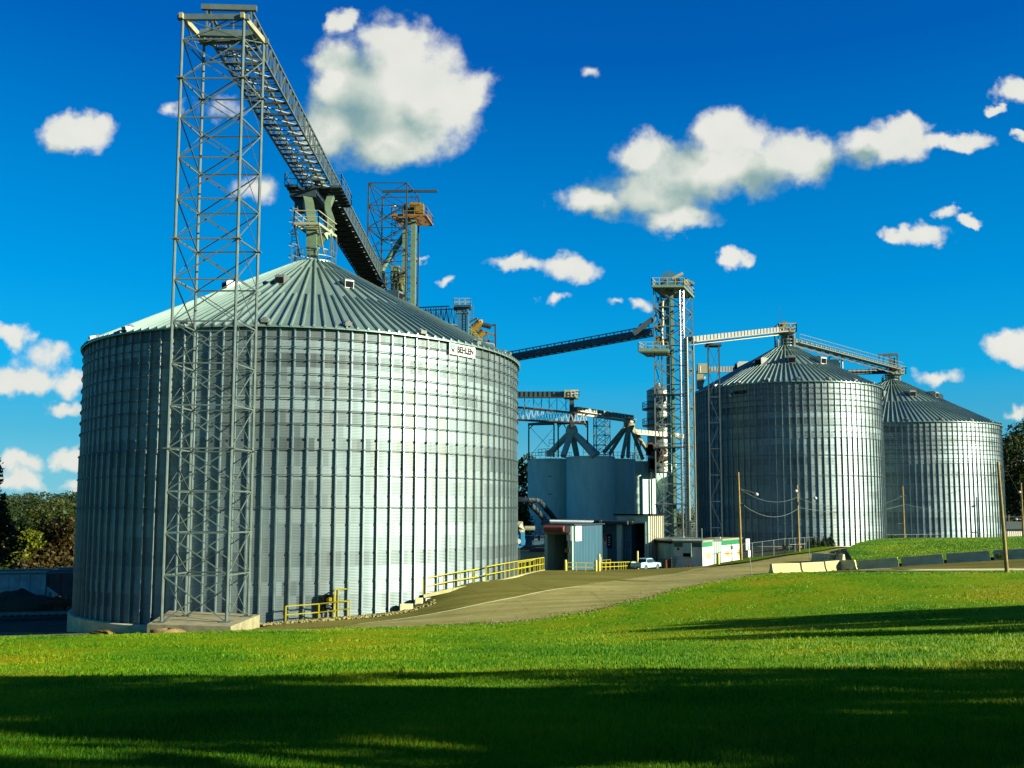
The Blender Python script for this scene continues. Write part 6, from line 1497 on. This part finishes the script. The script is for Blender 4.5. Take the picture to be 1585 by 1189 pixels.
# clouds: sums of soft puffs placed on the sky sphere
def uv(px, py): p = P(px, py, 1.); return p.x, p.z
def cloud_group(name, puffs, det):
    nt_g = bpy.data.node_groups.new(name, 'ShaderNodeTree'); gi = nt_g.interface
    gi.new_socket('P', in_out='INPUT', socket_type='NodeSocketVector'); gi.new_socket('D', in_out='OUTPUT', socket_type='NodeSocketFloat'); gi.new_socket('Fine', in_out='OUTPUT', socket_type='NodeSocketFloat')
    I_ = nt_g.nodes.new('NodeGroupInput'); O_ = nt_g.nodes.new('NodeGroupOutput'); Pv0 = I_.outputs[0]; Pv = Pv0
    def nz(sc, d, r):
        n = N(nt_g, 'ShaderNodeTexNoise'); n.noise_dimensions = '2D'; n.inputs['Scale'].default_value = sc; n.inputs['Detail'].default_value = d; n.inputs['Roughness'].default_value = r
        nt_g.links.new(Pv, n.inputs['Vector']); return n.outputs[0]
    n1 = nz(24, det, .60); n2 = nz(8, 2, .5)
    wn_ = N(nt_g, 'ShaderNodeTexNoise'); wn_.noise_dimensions = '2D'; wn_.inputs['Scale'].default_value = 26; wn_.inputs['Detail'].default_value = 5; wn_.inputs['Roughness'].default_value = .54
    nt_g.links.new(Pv0, wn_.inputs['Vector'])
    ws_ = N(nt_g, 'ShaderNodeVectorMath', operation='MULTIPLY_ADD'); nt_g.links.new(wn_.outputs['Color'], ws_.inputs[0]); ws_.inputs[1].default_value = (.044, .036, 0); ws_.inputs[2].default_value = (-.022, -.018, 0)
    wa_ = N(nt_g, 'ShaderNodeVectorMath', operation='ADD'); nt_g.links.new(ws_.outputs[0], wa_.inputs[0]); nt_g.links.new(Pv0, wa_.inputs[1]); Pv = wa_.outputs[0]
    acc = None
    for (px, py, rx, ry, *bias) in puffs:
        u, v = uv(px, py); u2 = uv(px+rx, py)[0]-u; v2 = v-uv(px, py+ry)[1]
        s_ = N(nt_g, 'ShaderNodeVectorMath', operation='MULTIPLY_ADD'); nt_g.links.new(Pv, s_.inputs[0]); s_.inputs[1].default_value = (.86/u2, .86/v2, 0); s_.inputs[2].default_value = (-.86*u/u2, -.86*v/v2, 0)
        l_ = N(nt_g, 'ShaderNodeVectorMath', operation='LENGTH'); nt_g.links.new(s_.outputs[0], l_.inputs[0])
        lv_ = l_.outputs['Value'] if not bias else math_(nt_g, 'ADD', l_.outputs['Value'], bias[0])
        if acc is None: acc = lv_
        else:
            k_ = N(nt_g, 'ShaderNodeMath', operation='SMOOTH_MIN'); nt_g.links.new(acc, k_.inputs[0]); nt_g.links.new(lv_, k_.inputs[1]); k_.inputs[2].default_value = .34
            acc = k_.outputs[0]
    d_ = math_(nt_g, 'SUBTRACT', 1.0, math_(nt_g, 'MINIMUM', acc, 3.0))
    d_ = math_(nt_g, 'ADD', d_, math_(nt_g, 'MULTIPLY', math_(nt_g, 'SUBTRACT', n2, .5), .7)); nt_g.links.new(d_, O_.inputs[0])
    d_ = math_(nt_g, 'ADD', d_, math_(nt_g, 'MULTIPLY', math_(nt_g, 'SUBTRACT', n1, .5), .70)); nt_g.links.new(d_, O_.inputs[1])
    return nt_g
GA, GB = cloud_group('cloud_field', CLOUDS, 7), cloud_group('cloud_light', CLOUDS[:NBIG], 4)
cv = N(nt, 'ShaderNodeCombineXYZ'); nt.links.new(U_, cv.inputs[0]); nt.links.new(V_, cv.inputs[1])
def field(off, G_):
    a = N(nt, 'ShaderNodeVectorMath', operation='ADD'); nt.links.new(cv.outputs[0], a.inputs[0]); a.inputs[1].default_value = (*off, 0)
    g_ = nt.nodes.new('ShaderNodeGroup'); g_.node_tree = G_; nt.links.new(a.outputs[0], g_.inputs[0]); return g_.outputs
(s0, d0) = field((0, 0), GA); (s1, d1) = field((.045, .030), GB)
edge_ = N(nt, 'ShaderNodeMapRange'); nt.links.new(s0, edge_.inputs[0]); edge_.inputs[1].default_value = .1; edge_.inputs[2].default_value = .9
alpha = N(nt, 'ShaderNodeMapRange', interpolation_type='SMOOTHSTEP'); nt.links.new(d0, alpha.inputs[0]); alpha.inputs[1].default_value = .02; alpha.inputs[2].default_value = .50
# sunlit towards the upper right, grey green in the thick lower left
dirl = math_(nt, 'MINIMUM', math_(nt, 'MAXIMUM', math_(nt, 'SUBTRACT', s0, s1), -.45), .30)
soft = noise(nt, cv.outputs[0], 17, 3, .5)
lit = math_(nt, 'ADD', .55, math_(nt, 'MULTIPLY', dirl, .85))
lit = math_(nt, 'ADD', lit, math_(nt, 'MULTIPLY', math_(nt, 'SUBTRACT', soft, .5), .20))
lit = math_(nt, 'SUBTRACT', lit, math_(nt, 'MULTIPLY', math_(nt, 'MINIMUM', math_(nt, 'SUBTRACT', d0, .3), .7), -.05))
ccol = ramp(nt, lit, [(.10, (.24, .42, .44)), (.36, (.46, .60, .56)), (.60, (.72, .80, .72)), (.86, (.98, .98, .90))])
cs_ = mixc(nt, 1.0, ccol, (CLB, CLB, CLB, 1), 'MULTIPLY')
up = N(nt, 'ShaderNodeMapRange'); nt.links.new(sx.outputs[2], up.inputs[0]); up.inputs[1].default_value = .0; up.inputs[2].default_value = .01
af = math_(nt, 'MULTIPLY', math_(nt, 'MULTIPLY', alpha.outputs[0], .97), up.outputs[0])
fin = mixc(nt, af, skyc, cs_)
nt.links.new(fin, bg.inputs[0]); bg.inputs[1].default_value = SKYSTR
w.cycles.sampling_method = 'MANUAL'; w.cycles.sample_map_resolution = 512
S.view_settings.view_transform = 'Standard'; S.view_settings.look = 'None'; S.view_settings.exposure = EXPO; S.view_settings.gamma = 1
S.cycles.max_bounces = 6; S.cycles.transparent_max_bounces = 8
for o in bpy.data.objects:
    if '_o' in o: del o['_o']
